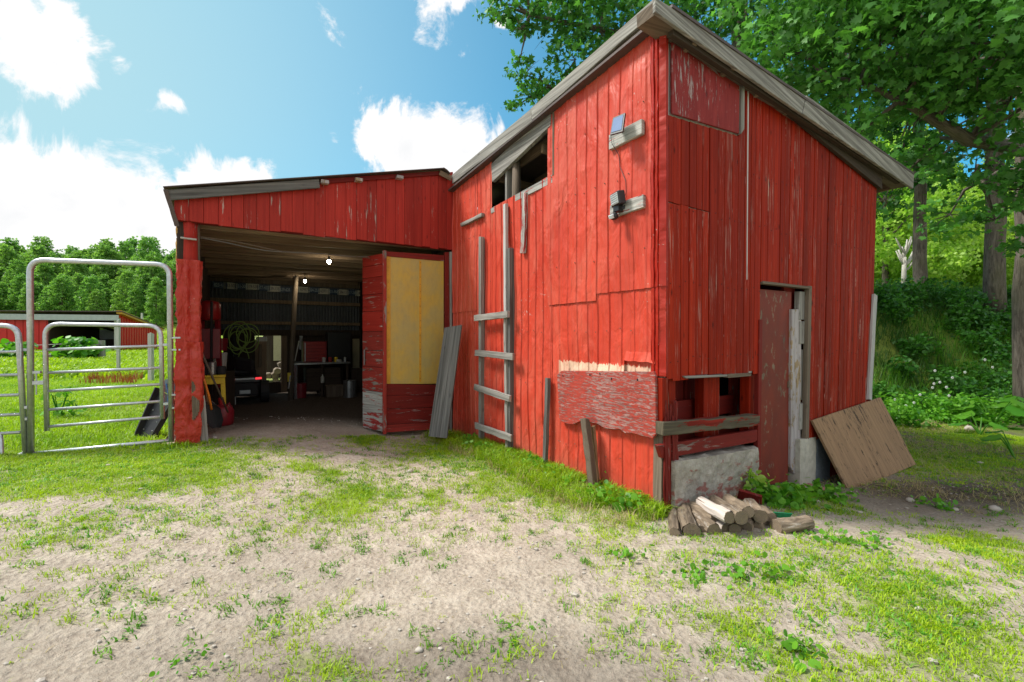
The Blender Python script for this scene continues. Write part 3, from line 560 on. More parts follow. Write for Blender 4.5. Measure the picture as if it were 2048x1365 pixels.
# hidden walls that keep the loft dark
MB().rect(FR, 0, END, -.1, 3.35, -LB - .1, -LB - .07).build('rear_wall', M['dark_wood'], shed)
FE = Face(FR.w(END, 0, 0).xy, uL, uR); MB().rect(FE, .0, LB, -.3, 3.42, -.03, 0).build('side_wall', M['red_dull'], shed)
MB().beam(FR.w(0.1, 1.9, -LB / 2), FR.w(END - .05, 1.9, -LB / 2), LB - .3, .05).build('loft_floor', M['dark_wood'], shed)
# loft opening on the tin side
MB().prism(FL, [pL(985, 329, .0), pL(1104, 214, .0), pL(1104, 252, .0), pL(987, 365, .0)], -.03, .022).build('window_header', M['grey'], shed, .003, ga=0)
MB().prism(FL, [pL(983, 418), pL(1106, 350), pL(1107, 360), pL(1107, 366), pL(984, 428)], -.06, .016).build('window_sill', M['chipped'], shed, .003, ga=0)
for x0, x1, d in ((990, 1011, -.04), (1078, 1100, -.04)):
    a0, a1 = pL(x0, 390)[0], pL(x1, 350)[0]; MB().rect(FL, min(a0, a1), min(a0, a1) + .045, 2.55, 3.9, d - .2, d + .02).build('window_stud', M['grey'], shed, .003)
q0 = pL(1033, 380, -.06); MB().tube([FL.w(q0[0], 2.5, -.06), FL.w(q0[0] + .01, 3.1, -.05), FL.w(q0[0], 3.8, -.06)], [.055, .05, .052], 10, True, .06).build('log_stud', M['brownw'], shed, smooth=True)
MB().rect(FL, pL(1107, 300)[0] - .03, pL(1107, 300)[0], winb(w0[0]) - .02, ztopL(w0[0]), -.02, .02).build('window_trim', M['brownw'], shed, .003)
# open bay under the boards
zl1 = pR(1420, 832)[1]; cz = pR(1420, 905, .1)[1]
MB().rect(FR, .05, und_r + .02, cz - .1, und_t + .05, -.46, -.43).build('bay_back', M['dark_wood'], shed)
for a0, a1, z0, z1, d in ((.05, .42, 820, 770, -.30), (1440, 1520, 0, 0, 0))[:1]:
    pass
def bay(x0, y0, x1, y1, d0, d1, m='red_dull', name='bay_board'):
    a0, zt = pR(x0, y0, d1); a1, zb = pR(x1, y1, d1); return MB().rect(FR, a0, a1, zb, zt, d0, d1).build(name, M[m], shed, .003, ga=0 if x1 - x0 > y1 - y0 and x1 - x0 > 25 else None)
bay(1352, 803, 1407, 836, -.34, -.31); bay(1438, 793, 1468, 812, -.34, -.31); bay(1438, 815, 1466, 826, -.34, -.31); bay(1340, 860, 1520, 880, -.36, -.33)
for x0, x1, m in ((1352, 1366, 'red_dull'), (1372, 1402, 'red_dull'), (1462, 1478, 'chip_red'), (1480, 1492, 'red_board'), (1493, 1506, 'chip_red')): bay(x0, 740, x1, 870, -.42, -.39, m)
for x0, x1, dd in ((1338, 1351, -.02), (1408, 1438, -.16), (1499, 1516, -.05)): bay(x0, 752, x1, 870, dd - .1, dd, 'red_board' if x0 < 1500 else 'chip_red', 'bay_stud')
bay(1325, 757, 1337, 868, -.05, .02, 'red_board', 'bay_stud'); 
MB().prism(FR, [pR(1360, 752), pR(1448, 749), pR(1448, 753), pR(1366, 757)], -.02, .035).build('ledge_strip', M['grey'], shed, .002, ga=0)
MB().prism(FR, [pR(1450, 748), pR(1497, 746), pR(1497, 752), pR(1450, 756)], -.02, .03).build('ledge_strip', M['brownw'], shed, .002, ga=0)
p0 = FR.px(1324, 858, .05); p1 = FR.px(1517, 840, .05)
MB().beam(FR.w(p0[0], p0[1], .03), FR.w(p1[0], p1[1], .03), .09, .105, segs=14, jit=.006).build('rough_beam', M['mossbeam'], shed, .006)
MB().prism(FR, [pR(1312, 890), pR(1510, 859), pR(1510, 880), pR(1505, 884), pR(1338, 914), pR(1320, 916)], -.02, .025).build('lower_board', M['red_dull'], shed, .004, ga=0)
# concrete footing
def rough_block(fr, pts, d0, d1, m, name, parent, n=26, amp=.02):
    (a0, b0), (a1, b1), (a2, b2), (a3, b3) = pts; mb = MB()
    def surf(u, v, sx):
        a = (a0 + (a1 - a0) * u) * (1 - v) + (a3 + (a2 - a3) * u) * v; z = (b0 + (b1 - b0) * u) * (1 - v) + (b3 + (b2 - b3) * u) * v; return a, z
    def J(a, z, d): return (float(fbm(a * 11 + 3, z * 11 + d * 9, 4)) - .5) * amp
    def fF(u, v): a, z = surf(u, v, 0); e = min(1, min(min(u, 1 - u) * 14, min(v, 1 - v) * 9)); return fr.w(a, z, d1 + J(a, z, 0) - (1 - e) * .012), (a, z)
    def fT(u, v): a, z = surf(u, 1, 0); d = d1 + (d0 - d1) * v; e = min(1, v * 8); return fr.w(a, z + J(a, d, 2) * e - (.0), d + (J(a, z, 0) - .012) * (1 - e)), (a, z + v * .3)
    def fS(u, v, side): a, z = surf(side, v, 0); d = d0 + (d1 - d0) * u; e = min(1, (1 - u) * 8); return fr.w(a + J(d, z, 1) * e * (1 - (v > .95)), z, d + (J(a, z, 0) - .012) * (1 - e)), (a + u * .3, z)
    mb.grid(fF, n, n); mb.grid(fT, n, 8); mb.grid(lambda u, v: fS(u, v, 1), 8, n); mb.grid(lambda u, v: fS(1 - u, v, 0), 8, n)
    return mb.build(name, M[m], parent)
rough_block(FR, [(.075, -.15), (pR(1519, 1002, .08)[0], -.2), pR(1520, 897, .08), (.075, pR(1345, 927, .08)[1])], -.42, .08, 'concrete', 'concrete_footing', shed, 40, .045)
zb_ = -.32
b0 = pR(1603, 880, .04); b1 = pR(1635, 875, .04)
rough_block(FR, [(b0[0], zb_), (b1[0], zb_), b1, b0], -.3, .04, 'block', 'footing_block', shed, 14, .015)
b2 = pR(1662, 880, .02); rough_block(FR, [(b1[0] + .004, zb_), (b2[0], zb_), (b2[0], b1[1] - .02), (b1[0] + .004, b1[1] - .02)], -.3, .03, 'block_grey', 'footing_block', shed, 14, .02)
# door and its frame
MB().rect(FR, door_l - .05, door_r + .05, -.4, 2.3, -.9, -.87).build('doorway_back', M['dark_wood'], shed)
dd_ = -.05
d0 = pR(1519, 578, dd_); d1_ = pR(1583, 584, dd_); d2 = pR(1583, 960, dd_); d3 = pR(1517, 975, dd_)
dl = MB().prism(FR, [d0, (d1_[0], d1_[1]), (d1_[0], d2[1]), (d0[0], d3[1])], dd_ - .04, dd_).build('door', M['door'], shed, .004)
MB().beam(FR.w(d1_[0] - .04, .93, dd_ + .005), FR.w(d1_[0] - .04, 1.0, dd_ + .005), .02, .02, (nR.x, nR.y, 0)).build('latch', M['brownw'], dl, .003)
MB().prism(FR, [pR(1584, 619, -.02), pR(1603, 619, -.02), pR(1601, 940, -.02), pR(1596, 951, -.02), pR(1588, 948, -.02), pR(1582, 935, -.02)], -.06, -.02).build('door_post', M['whitew'], shed, .005)
MB().rect(FR, pR(1585, 700)[0], pR(1606, 700)[0], -.2, 2.1, -.14, -.10).build('door_jamb', M['red_dull'], shed, .003)
for ya, yb in ((583, 640), (643, 688), (700, 800), (808, 858)): a = pR(1600, ya, -.01); b = pR(1611, yb, -.01); MB().rect(FR, a[0], b[0], b[1], a[1], -.07, -.01 + random.uniform(-.015, .01)).build('shim_block', M['grey'], shed, .003)
MB().rect(FR, pR(1610, 700)[0], pR(1616, 700)[0], blk_t, door_t + .02, -.02, .03).build('door_trim', M['brownw'], shed, .003)
MB().rect(FR, pR(1513, 700)[0], pR(1519, 700)[0], -.1, pR(1515, 640)[1], -.02, .028).build('door_trim', M['red_dull'], shed, .003)
MB().rect(FR, door_l - .02, door_r + .01, door_t - .015, door_t + .012, -.03, .035).build('door_lintel', M['brownw'], shed, .003, ga=0)
MB().beam(FR.w(pR(1600, 950)[0], -.16, .03), FR.w(pR(1605, 950)[0] + .02, .02, .01), .03, .02, (nR.x, nR.y, 0)).build('shim_block', M['brownw'], shed, .003)
zt_ = -.12; MB().prism(FR, [(door_l - .05, -.3), (door_r + .05, -.3), (door_r + .05, zt_ - .02), (door_l - .05, zt_ + .05)], -.5, .22).build('threshold', M['concrete'], shed, .02)
a = pR(1752, 590, .03); b = pR(1738, 795, .03)

# ---------------------------------------------------------------- open garage
zfl = .02; GL = FG.px(355, 700)[0]
gar = thing('garage_bay', (B[0], B[1], 0), 'low open-fronted red garage bay with cluttered dark interior and bare bulbs', 'garage')
ztopG = lin(pG(345, 398), pG(900, 345)); zbotG = lin(pG(352, 443), pG(900, 501)); s = pG(349, 420)[0]; random.seed(5)
k = 0
while s < -.03:
    bw = random.uniform(.128, .152); e = min(-.012, s + bw); top = ztopG((s + e) / 2) + .02 ; j = random.uniform(-.012, .012)
    MB().prism(FG, [(s + .0015, zbotG(s) + j), (e - .0015, zbotG(e) + j + random.uniform(-.005, .005)), (e - .0015, ztopG(e) - .01), (s + .0015, ztopG(s) - .01)], .03, .05 + random.uniform(-.004, .003)).build('front_board', M['red_front'], gar, .0025)
    s = e
MB().prism(FG, [(GL - .03, zbotG(GL)), (-.012, zbotG(-.012)), (-.012, zbotG(-.012) + .2), (GL - .03, zbotG(GL) + .2)], -.05, .025).build('header_beam', M['red_dull'], gar, .005, ga=0)
MB().prism(FG, [pG(329, 380, .12), pG(638, 358, .12), pG(640, 376, .12), pG(338, 401, .12)], .09, .12).build('rake_board', M['grey_dark'], gar, .004, ga=12)
MB().prism(FG, [pG(640, 358, .08), pG(880, 342, .08), pG(880, 350, .08), pG(640, 368, .08)], .045, .08).build('rake_board', M['red_dull'], gar, .003, ga=12)
for x0, y0 in ((650, 361), (718, 357), (800, 352)): a_, z_ = pG(x0, y0, .12); MB().beam(FG.w(a_, z_ - .02, -.5), FG.w(a_, z_ - .02, .14), .10, .045).build('purlin_end', M['whitew'], gar, .003)
a_, z_ = pG(892, 347, .12); MB().beam(FG.w(a_ - .1, z_ - .0, .10), FG.w(a_ + .1, z_ - .06, .10), .03, .08, (0, 0, 1)).build('ridge_end', M['rafter'], gar, .004)
# roof of the bay
r0 = pG(326, 376, .16); r1 = pG(886, 338, .16); r2 = (r1[0] + .12, r1[1] - .07)
mb = MB()
def groof(u, v):
    n = 120; a_ = r0[0] + (r1[0] - r0[0]) * u; z_ = r0[1] + (r1[1] - r0[1]) * u; return FG.w(a_, z_ + .012 + .006 * math.sin(v * 6.6 / .076 * 6.28 / 4) * 0, .16 - 6.6 * v), (v * 6, a_)
mb.grid(groof, 12, 4); mb.grid(lambda u, v: (FG.w(r1[0] + (r2[0] - r1[0]) * u, r1[1] + .012 + (r2[1] - r1[1]) * u + .012 * math.sin(u * 3.1), .18 - 6.6 * v), (v, u)), 4, 4)
mb.build('metal_roof', M['roofing'], gar, solid=.012)
mb = MB(); e0 = pG(331, 380, .14); e1 = pG(353, 450, .1)
mb.beam(FG.w(e0[0], e0[1], .14), FG.w(e1[0], e1[1], .05), .045, .006, (nR.x, nR.y, 0), 6, .003); mb.build('eave_flap', M['roofing'], gar)
D = 6.2
lw = MB()
FGL = Face(FG.w(GL, 0, 0).xy, uL, nL)
MB().rect(FGL, .05, D, -.1, 3.2, -.04, -.0).build('side_wall', M['red_dull'], gar)
for k in range(5): MB().beam(FGL.w(.5 + k * 1.3, -.05, -.09), FGL.w(.5 + k * 1.3, 2.95, -.09), .1, .1, (0, 1, 0)).build('wall_post', M['dark_wood'], gar, .006)
for zz in (.6, 1.35, 2.1): MB().beam(FGL.w(.1, zz, -.07), FGL.w(D - .1, zz, -.07), .04, .09).build('wall_girt', M['dark_wood'], gar, .003)
MB().rect(FL, LB + .01, LB + D, -.1, 3.6, -.05, -.01).build('side_wall', M['dark_wood'], gar)
# back wall with its openings: corrugated sheets above, gaps below
def corr(x0, y0, x1, y1, name='corrugated_sheet', m='corr'):
    a0, zt = FG.px(x0, y0, -D); a1, zb = FG.px(x1, y1, -D); mb = MB(); n = int((a1 - a0) / .0125)
    mb.grid(lambda u, v: (FG.w(a0 + (a1 - a0) * u, zb + (zt - zb) * v, -D + .011 * math.sin((a0 + (a1 - a0) * u) / .076 * 6.283)), (u * (a1 - a0), v * (zt - zb))), n, 1); return mb.build(name, M[m], gar)
M['corr'] = plain('corr', (.09, .10, .115), .5, .3, .4, var=.3)
M['corrl'] = plain('corrl', (.42, .38, .24), .6)
for x0, x1 in ((405, 448), (448, 512), (512, 584), (584, 650), (650, 722)): corr(x0, 560, x1, 662)
for yy, tt, x0, x1, m in ((605, 7, 405, 722, 'rafter'), (647, 6, 405, 722, 'rafter'), (560, 20, 405, 722, 'brownw'), (666, 11, 405, 722, 'dark_wood')):
    za = FG.px((x0 + x1) / 2, yy, -D)[1]; h_ = tt / F * 12; a0 = FG.px(x0, yy, -D)[0]; a1 = FG.px(x1, yy, -D)[0]
    MB().rect(FG, a0, a1, za - h_ / 2, za + h_ / 2, -D + .03, -D + .09).build('wall_girt', M[m], gar, .003)
def bw_(x0, y0, x1, y1, m, d=0.02, name='wall_board', th=.03): a0, zt = FG.px(x0, y0, -D + d); a1, zb = FG.px(x1, y1, -D + d); return MB().rect(FG, a0, a1, zb, zt, -D + d - th, -D + d).build(name, M[m], gar, .003)
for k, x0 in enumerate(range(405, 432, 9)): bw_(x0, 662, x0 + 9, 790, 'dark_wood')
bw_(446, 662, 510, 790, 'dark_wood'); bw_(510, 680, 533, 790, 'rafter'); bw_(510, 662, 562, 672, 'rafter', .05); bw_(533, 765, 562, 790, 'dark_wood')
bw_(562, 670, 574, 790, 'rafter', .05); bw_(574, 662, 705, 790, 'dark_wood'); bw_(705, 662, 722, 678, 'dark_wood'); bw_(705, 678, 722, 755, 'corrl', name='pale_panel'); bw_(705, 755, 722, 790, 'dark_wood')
MB().rect(FG, FG.px(526, 700, -9.3)[0], .6, -.1, 2.6, -9.3, -9.25).build('woodshed_wall', M['dark_wood'], gar); a_, z_ = FG.px(547, 672, -9.2); MB().rect(FG, a_, FG.px(566, 672, -9.2)[0], FG.px(550, 722, -9.2)[1], z_ + .1, -9.24, -9.2).build('pale_panel', M['corrl'], gar)
bw_(514, 674, 534, 683, 'white_old', .07, 'plank_scrap')
MB().rect(FG, FG.px(432, 700, -D)[0], FG.px(446, 700, -D)[0], -.1, FG.px(440, 760, -D)[1], -D - .02, -D).build('wall_board', M['dark_wood'], gar)
p = FG.px(582, 770, -4.6); q = FG.px(590, 590, -4.6); MB().tube([FG.w(p[0] - .01, 0, -4.6), FG.w(p[0] + .03, 1.4, -4.6), FG.w(q[0] + .03, 3.05, -4.6)], [.06, .055, .055], 10, True, .05).build('log_post', M['brownw'], gar, smooth=True)
# ceiling joists, decking
for k in range(12):
    d = -.22 - k * .53; MB().beam(FG.w(GL + .05, 2.93 - .035 * math.sin(k), d), FG.w(-.06, 2.99 + .02 * math.sin(k * 2), d), .06, .17, segs=6, jit=.006).build('joist', M['rafter'], gar, .003)
    if k % 2 == 0 and k < 10:
        for a_ in (-2.3, -1.2): MB().beam(FG.w(a_ + .2 * math.sin(k * 3), 3.02, d + .1), FG.w(a_ + .35 * math.sin(k * 3), 3.02, d - .55), .09, .04).build('joist_block', M['rafter'], gar)
for k in range(20):
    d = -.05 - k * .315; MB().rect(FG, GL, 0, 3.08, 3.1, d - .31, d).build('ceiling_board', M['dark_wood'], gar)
# front post: log above, crumpled red sheet below
post_c = FG.w(FG.px(378, 700)[0], 0, -.06)
zs_ = FG.px(378, 521)[1]
mb = MB(); mb.tube([post_c + Vector((0, 0, z)) for z in np.linspace(-.05, 2.95, 14)], [.085 + .006 * math.sin(i * 2.) for i in range(14)], 12, True, .05); mb.build('log_post', M['red_front'], gar, smooth=True)
MB().beam(FG.w(FG.px(361, 480)[0], 2.35, -.02), FG.w(FG.px(361, 480)[0], 2.93, -.02), .07, .04, (nR.x, nR.y, 0)).build('post_strap', M['dark_wood'], gar, .003)
MB().beam(FG.w(FG.px(366, 483)[0] - .02, FG.px(378, 479)[1], .05), FG.w(FG.px(394, 483)[0], FG.px(378, 480)[1], .05), .04, .02).build('post_cleat', M['chipped'], gar, .003)
for zz, yy in ((0, 462), (1, 490), (2, 513)):
    a_, z_ = FG.px(353, yy); MB().ball(FG.w(a_ + .01, z_, -.03), .022, .03, .08, 7, 5, .3, yy).build('spray_foam', M['foam'], gar)
def wrap(zb, zt, r, sd):
    mb = MB()
    def fn(u, v):
        z = zb + (zt - zb) * v; an = u * 6.283; ca, sa = math.cos(an), math.sin(an); m_ = max(abs(ca), abs(sa)) ** .95; rr = r / m_
        k = (float(fbm(u * 14 + sd, z * 9 + sd, 3)) - .5) * .06 + .009 * math.sin(an * 8) + (float(fbm(u * 3 + sd, z * 1.3, 2)) - .5) * .035
        return post_c + uR * (ca * (rr + k)) + nR * (sa * (rr + k)) + Vector((0, 0, z)), (an * r, z)
    mb.grid(fn, 64, 60); return mb.build('post_wrap', M['tin_post'], gar, solid=.002)
zm = FG.px(378, 686)[1]; wrap(zm - .02, zs_, .112, 1); wrap(.1, zm + .01, .125, 4)
mb = MB()
for k in range(5): mb.beam(FG.w(FG.px(388, 800)[0] + .012 * k, FG.px(388, 838)[1] + .02 * k, .075 - k * .004), FG.w(FG.px(386, 745)[0] + .014 * k, FG.px(388, 742)[1] - .03 * (k % 3), .06), .022, .02, (nR.x, nR.y, 0), 5, .004, k + 1)
mb.build('torn_wood', M['brownw'], gar)
MB().beam(FG.w(FG.px(397, 700)[0], .05, -.12), FG.w(FG.px(396, 500)[0], 2.9, -.12), .03, .1, (nR.x, nR.y, 0)).build('jamb_board', M['brownw'], gar, .003)
# folded door: narrow leaf folded inwards and the leaf with the yellow sheet
door = thing('garage_door', FG.w(FG.px(770, 860)[0], .04, 0), 'folded garage door with a yellow metal sheet above red planks', 'garage door')
dz0 = FG.px(770, 868)[1]; dz1 = FG.px(770, 506)[1]; ax0 = FG.px(770, 700)[0]; ax1 = FG.px(888, 700)[0]
ysh = [pG(772, 513), pG(887, 523), pG(887, 768), pG(772, 768)]
zt2 = pG(887, 770)[1]; zbr = -.02
z_b0, z_b1 = pG(775, 868)[1], pG(875, 862)[1]
edges_ = [768, 791, 818, 850, 866]
for k in range(4):
    t0 = pG(772, edges_[k])[1]; t1 = pG(772, edges_[k + 1])[1]; u0 = zt2 + (t0 - pG(772, 768)[1]) * (zt2 - z_b1) / (pG(772, 768)[1] - z_b0); u1 = zt2 + (t1 - pG(772, 768)[1]) * (zt2 - z_b1) / (pG(772, 768)[1] - z_b0)
    MB().prism(FG, [(ax0 + .01, t1 + .003), (ax1, u1 + .003), (ax1, u0 - .003), (ax0 + .01, t0 - .003)], -.03, .0 + random.uniform(-.002, .002)).build('door_plank', M['red_dull'] if k < 3 else M['chip_red'], door, .003, ga=0)
MB().prism(FG, [(a_, z_) for a_, z_ in ysh], -.03, -.002).build('yellow_sheet', M['yellow_sheet'], door)
xs_ = pG(838, 700)[0]
MB().prism(FG, [(xs_, ysh[0][1] - .02), ysh[1], ysh[2], (xs_, ysh[3][1])], -.002, .004).build('yellow_sheet', M['yellow_sheet'], door)
MB().prism(FG, [ysh[0], pG(781, 513), pG(781, 768), ysh[3]], -.002, .004).build('sheet_edge', M['yellow_edge'], door)
MB().prism(FG, [(xs_, ysh[0][1] - .02), (xs_ + .035, ysh[0][1] - .022), (xs_ + .035, ysh[3][1]), (xs_, ysh[3][1])], .004, .007).build('sheet_edge', M['yellow_edge'], door)
mb = MB()
for zz in np.linspace(ysh[3][1] + .05, ysh[0][1] - .05, 17): mb.ball(FG.w(xs_ + .018, zz, .008), .005, .004, .005, 6, 4); mb.ball(FG.w(ysh[0][0] + .03, zz, .006), .004, .003, .004, 6, 4)
mb.build('bolt_heads', M['black_dull'], door)
tag(bpy.data.objects['bolt_heads'], kind='stuff')
MB().prism(FG, [pG(768, 503), pG(888, 511), pG(888, 523), pG(770, 513)], -.04, .01).build('door_top_rail', M['red_dull'], door, .003, ga=0)
# the narrow leaf
hx = FG.w(ax0, 0, 0); lq = Vector(((725 - 1024) / F, 1, 0)); nearp = None
ln = None
for t in np.linspace(-.8, -.02, 200):   # far edge of the leaf on the sight line at 725, about .62 m long
    Zt = 6.4 + (t + .8) * 3; pt = Vector((lq.x * Zt, Zt, 0))
    if ln is None or abs((pt - hx).length - .60) < ln[0]: ln = (abs((pt - hx).length - .60), pt)
cand = [Vector((lq.x * Zt, Zt, 0)) for Zt in np.linspace(6.7, 7.6, 100)]; fe = min(cand, key=lambda p_: abs((p_ - hx).length - .58) if True else 0)
ul = (fe - hx).normalized(); nl2 = Vector((-ul.y, ul.x, 0)); nl2 = nl2 if nl2.y < 0 else -nl2; FD = Face(hx.xy, ul, nl2); LW = (fe - hx).length
zz = [dz0 + .02] + [FD.px(768, y_)[1] for y_ in (786, 736, 702, 663, 622, 587, 552, 528)] + [dz1]
zz = sorted(zz)
for k in range(len(zz) - 1):
    slope = .02 * 0
    MB().prism(FD, [(.02, zz[k] + .003), (LW, zz[k] + .003), (LW, zz[k + 1] - .003), (.02, zz[k + 1] - .003)], -.03, random.uniform(-.002, .002)).build('door_plank', M['chipped'] if k == 0 else M['chip_red'] if k < 4 else M['red_front'], door, .003, ga=0)
MB().beam(hx + Vector((0, 0, dz0)) - uR * .01 + nR * .01, hx + Vector((0, 0, dz1 + .03)) - uR * .01 + nR * .01, .05, .05, (nR.x, nR.y, 0)).build('hinge_stile', M['chip_red'], door, .004)
hd = FD.px(731, 715); MB().beam(FD.w(hd[0], hd[1] - .12, .02), FD.w(hd[0], hd[1] + .12, .02), .015, .02, (nl2.x, nl2.y, 0)).build('handle', M['steel'], door, .003)
MB().prism(FG, [pG(889, 505), pG(897, 505), pG(899, 660), pG(896, 865), pG(889, 865)], -.04, .02).build('door_jamb', M['red_dull'], gar, .003)
MB().prism(FG, [pG(898, 505), pG(902, 505), pG(902, 860), pG(899, 865)], -.04, .045).build('door_jamb', M['grey'], gar, .003)
# ---------------------------------------------------------------- things on and by the tin wall
random.seed(9)
patch = thing('patch_panel', FL.w(.5, .3, .02), 'thick peeling red panel patched over the metal wall near the corner', 'wood panel')
pp = [pL(1114, 750, .05), pL(1122, 742, .05), pL(1306, 744, .05), pL(1310, 752, .05), pL(1312, 868, .05), pL(1305, 878, .05)]
bot = [(1298, 876), (1285, 873), (1262, 868), (1250, 866), (1240, 861), (1225, 859), (1210, 856), (1196, 851), (1185, 846), (1172, 842), (1160, 845), (1146, 850), (1135, 848), (1122, 844), (1118, 836)]
pp += [pL(a_, b_ + random.uniform(-2, 2), .05) for a_, b_ in bot]
MB().prism(FL, pp, .018, .05).build('panel', M['patch'], patch, .004)
mb = MB()
for a_, b_ in ((1223, 758), (1275, 760), (1126, 752), (1180, 750), (1200, 748)): q = pL(a_, b_, .05); mb.ball(FL.w(q[0], q[1], .05), .008, .008, .012, 6, 4)
tag(mb.build('nail_heads', M['black_dull'], patch), kind='stuff')

lad = thing('wall_ladder', FL.w(pL(990, 800)[0], .0, .06), 'crude grey plank ladder nailed to the red metal wall below the loft opening', 'ladder')
def railp(pts, wd, th, m, name='rail', d=.05, sd=1):
    a0, z0 = pL(*pts[0], d); a1, z1 = pL(*pts[1], d); return MB().beam(FL.w(a0, z0, d), FL.w(a1, z1, d), wd, th, (nL.x, nL.y, 0), 10, .003, sd).build(name, M[m], lad, .003)
railp(((963, 886), (963, 474)), .07, .06, 'grey', sd=2)
railp(((1018, 905), (1014, 630)), .055, .08, 'grey', sd=3)
railp(((1013, 640), (1011, 408)), .055, .05, 'white_old', sd=4, d=.06)
railp(((1024, 905), (1022, 498)), .05, .08, 'grey_dark', sd=5, d=.03)
for (x0, y0, x1, y1, h_) in ((950, 637, 1017, 629, 15), (951, 706, 1027, 714, 16), (950, 774, 1021, 798, 17), (951, 851, 1023, 877, 16)):
    a0, z0 = pL(x0, y0, .115); a1, z1 = pL(x1, y1, .115); MB().beam(FL.w(a0, z0, .115), FL.w(a1, z1, .115), .035, .085, (0, 0, 1), 8, .004, x0 + y0).build('rung', M['grey'], lad, .003)
def wallplank(name, p0, p1, wd, th, m, label, cat, d=.03, group=None, face=FL, up=None, segs=6, jit=.003):
    a0, z0 = face.px(*p0, d); a1, z1 = face.px(*p1, d); o = MB().beam(face.w(a0, z0, d), face.w(a1, z1, d), wd, th, (face.n.x, face.n.y, 0), segs, jit, int(p0[0])).build(name, M[m], bevel=.003); return tag(o, label, cat, group)
wallplank('wall_batten', (1050, 386), (1046, 507), .085, .04, 'chipped', 'short vertical plank with flaking red paint below the loft opening', 'plank')
wallplank('wall_batten', (924, 451), (966, 430), .05, .05, 'grey', 'small slanted grey batten nailed high beside the garage corner', 'plank')
wallplank('leaning_stake', (1090, 941), (1096, 757), .055, .045, 'grey_dark', 'thin grey stake standing upright against the red metal wall', 'stake', .06)
wallplank('leaning_stake', (1187, 975), (1170, 838), .075, .06, 'brownw', 'thick weathered brown stake leaning on the peeling red panel', 'stake', .14, segs=8, jit=.005)
wallplank('leaning_stake', (1196, 972), (1186, 852), .035, .03, 'ply', 'thin fresh-wood strip half hidden behind the thick brown stake', 'stake', .05)
# big grey plank by the folded door
p0 = gp(858, 872, -.02); 
a0 = Vector((p0.x, p0.y, -.03)); a1 = gp(893, 876, -.05)
t0 = FL.px(889, 655, .03); top0 = FL.w(t0[0] + .0, t0[1], .04); 
Zt = top0.y; top1 = at(923, 650, Zt - .15); tl = at(888, 654, Zt + .05)
def slab4(name, q, th, m, parent=None, bevel=.003, nu=1, nv=1, warp=0.):
    q = [Vector(a) for a in q]; n = (q[1] - q[0]).cross(q[3] - q[0]).normalized(); W = (q[1] - q[0]).length; H = (q[3] - q[0]).length; mb = MB()
    c = [(0, 0), (W, 0), (W, H), (0, H)]
    f = q; b = [p_ - n * th for p_ in q]
    mb.face(f, c); mb.face(b[::-1], c[::-1])
    for i in range(4): j = (i + 1) % 4; mb.face([f[i], b[i], b[j], f[j]], [c[i], (c[i][0] + th, c[i][1]), (c[j][0] + th, c[j][1]), c[j]])
    return mb.build(name, M[m], parent, bevel)
o = slab4('leaning_plank', [at(857, 873, 6.45), at(893, 877, 6.35), at(923, 650, 6.66), at(889, 656, 6.75)], .03, 'grey_dark'); tag(o, 'wide weathered grey plank leaning between the folded door and the metal wall', 'plank')
# plywood sheet
def Rp(x, y, d): a_, z_ = FR.px(x, y, d); return FR.w(a_, z_, d)
o = slab4('plywood_sheet', [at(1699, 986, 4.95), at(1832, 929, 5.85), Rp(1761, 795, .05), Rp(1625, 841, .05)], .025, 'ply'); tag(o, 'brown stained plywood sheet leaning on the right end of the red shed', 'plywood sheet')
wallplank('corner_plank', (1738, 800), (1749, 590), .1, .03, 'white_old', 'pale upright plank standing at the far right edge of the board wall', 'plank', .04, face=FR)
# solar panel and flood light on their blocks
sol = thing('solar_panel', FL.w(pL(1235, 260)[0], pL(1235, 260)[1], .0), 'small tilted solar panel on a peeling wood block high on the metal wall', 'solar panel')
def blockp(x0, y0, x1, y1, h, par):
    a0, z0 = pL(x0, y0, .05); a1, z1 = pL(x1, y1, .05); MB().prism(FL, [pL(x0, y0 - h / 2, .05), pL(x1, y1 - h / 2, .05), pL(x1, y1 + h / 2, .05), pL(x0, y0 + h / 2, .05)], .014, .055).build('mounting_block', M['chipped'], par, .004, ga=0)
blockp(1218, 286, 1284, 253, 30, sol); ql = [(1226, 236), (1250, 226), (1245, 263), (1220, 270)]
sp_ = [FL.w(*pL(x_, y_, dd), dd) for (x_, y_), dd in zip(ql, (.13, .13, .20, .20))]
n_ = (sp_[1] - sp_[0]).cross(sp_[3] - sp_[0]).normalized(); n_ = n_ if n_.y < 0 else -n_
cen = sum(sp_, Vector()) / 4
def quadplate(q, th, m, name, par): 
    f = [p_ for p_ in q]; mb = MB(); b = [p_ - n_ * th for p_ in q]; 
    if (f[1] - f[0]).cross(f[3] - f[0]).dot(n_) < 0: f = f[::-1]; b = b[::-1]
    mb.face(f, [(0, 0), (1, 0), (1, 1), (0, 1)]); mb.face(b[::-1], [(0, 0), (1, 0), (1, 1), (0, 1)])
    for i in range(4): j = (i + 1) % 4; mb.face([f[i], b[i], b[j], f[j]], [(0, 0), (1, 0), (1, 1), (0, 1)])
    return mb.build(name, M[m], par, .002)
quadplate(sp_, .015, 'black', 'panel_frame', sol); quadplate([cen + (p_ - cen) * .80 + n_ * .004 for p_ in sp_], .004, 'glass', 'solar_cell', sol)
MB().beam(cen - n_ * .01, FL.w(pL(1250, 262)[0], pL(1250, 262)[1], .05), .025, .025).build('bracket', M['black'], sol, .003)
cab = [pL(x_, y_, .03) for x_, y_ in ((1228, 272), (1231, 290), (1238, 310), (1241, 335), (1252, 362), (1253, 385), (1250, 395))]
MB().tube([FL.w(a_, z_, .075 if i_ < 2 else .035) for i_, (a_, z_) in enumerate(cab)], .003, 5).build('cable', M['black'], sol)
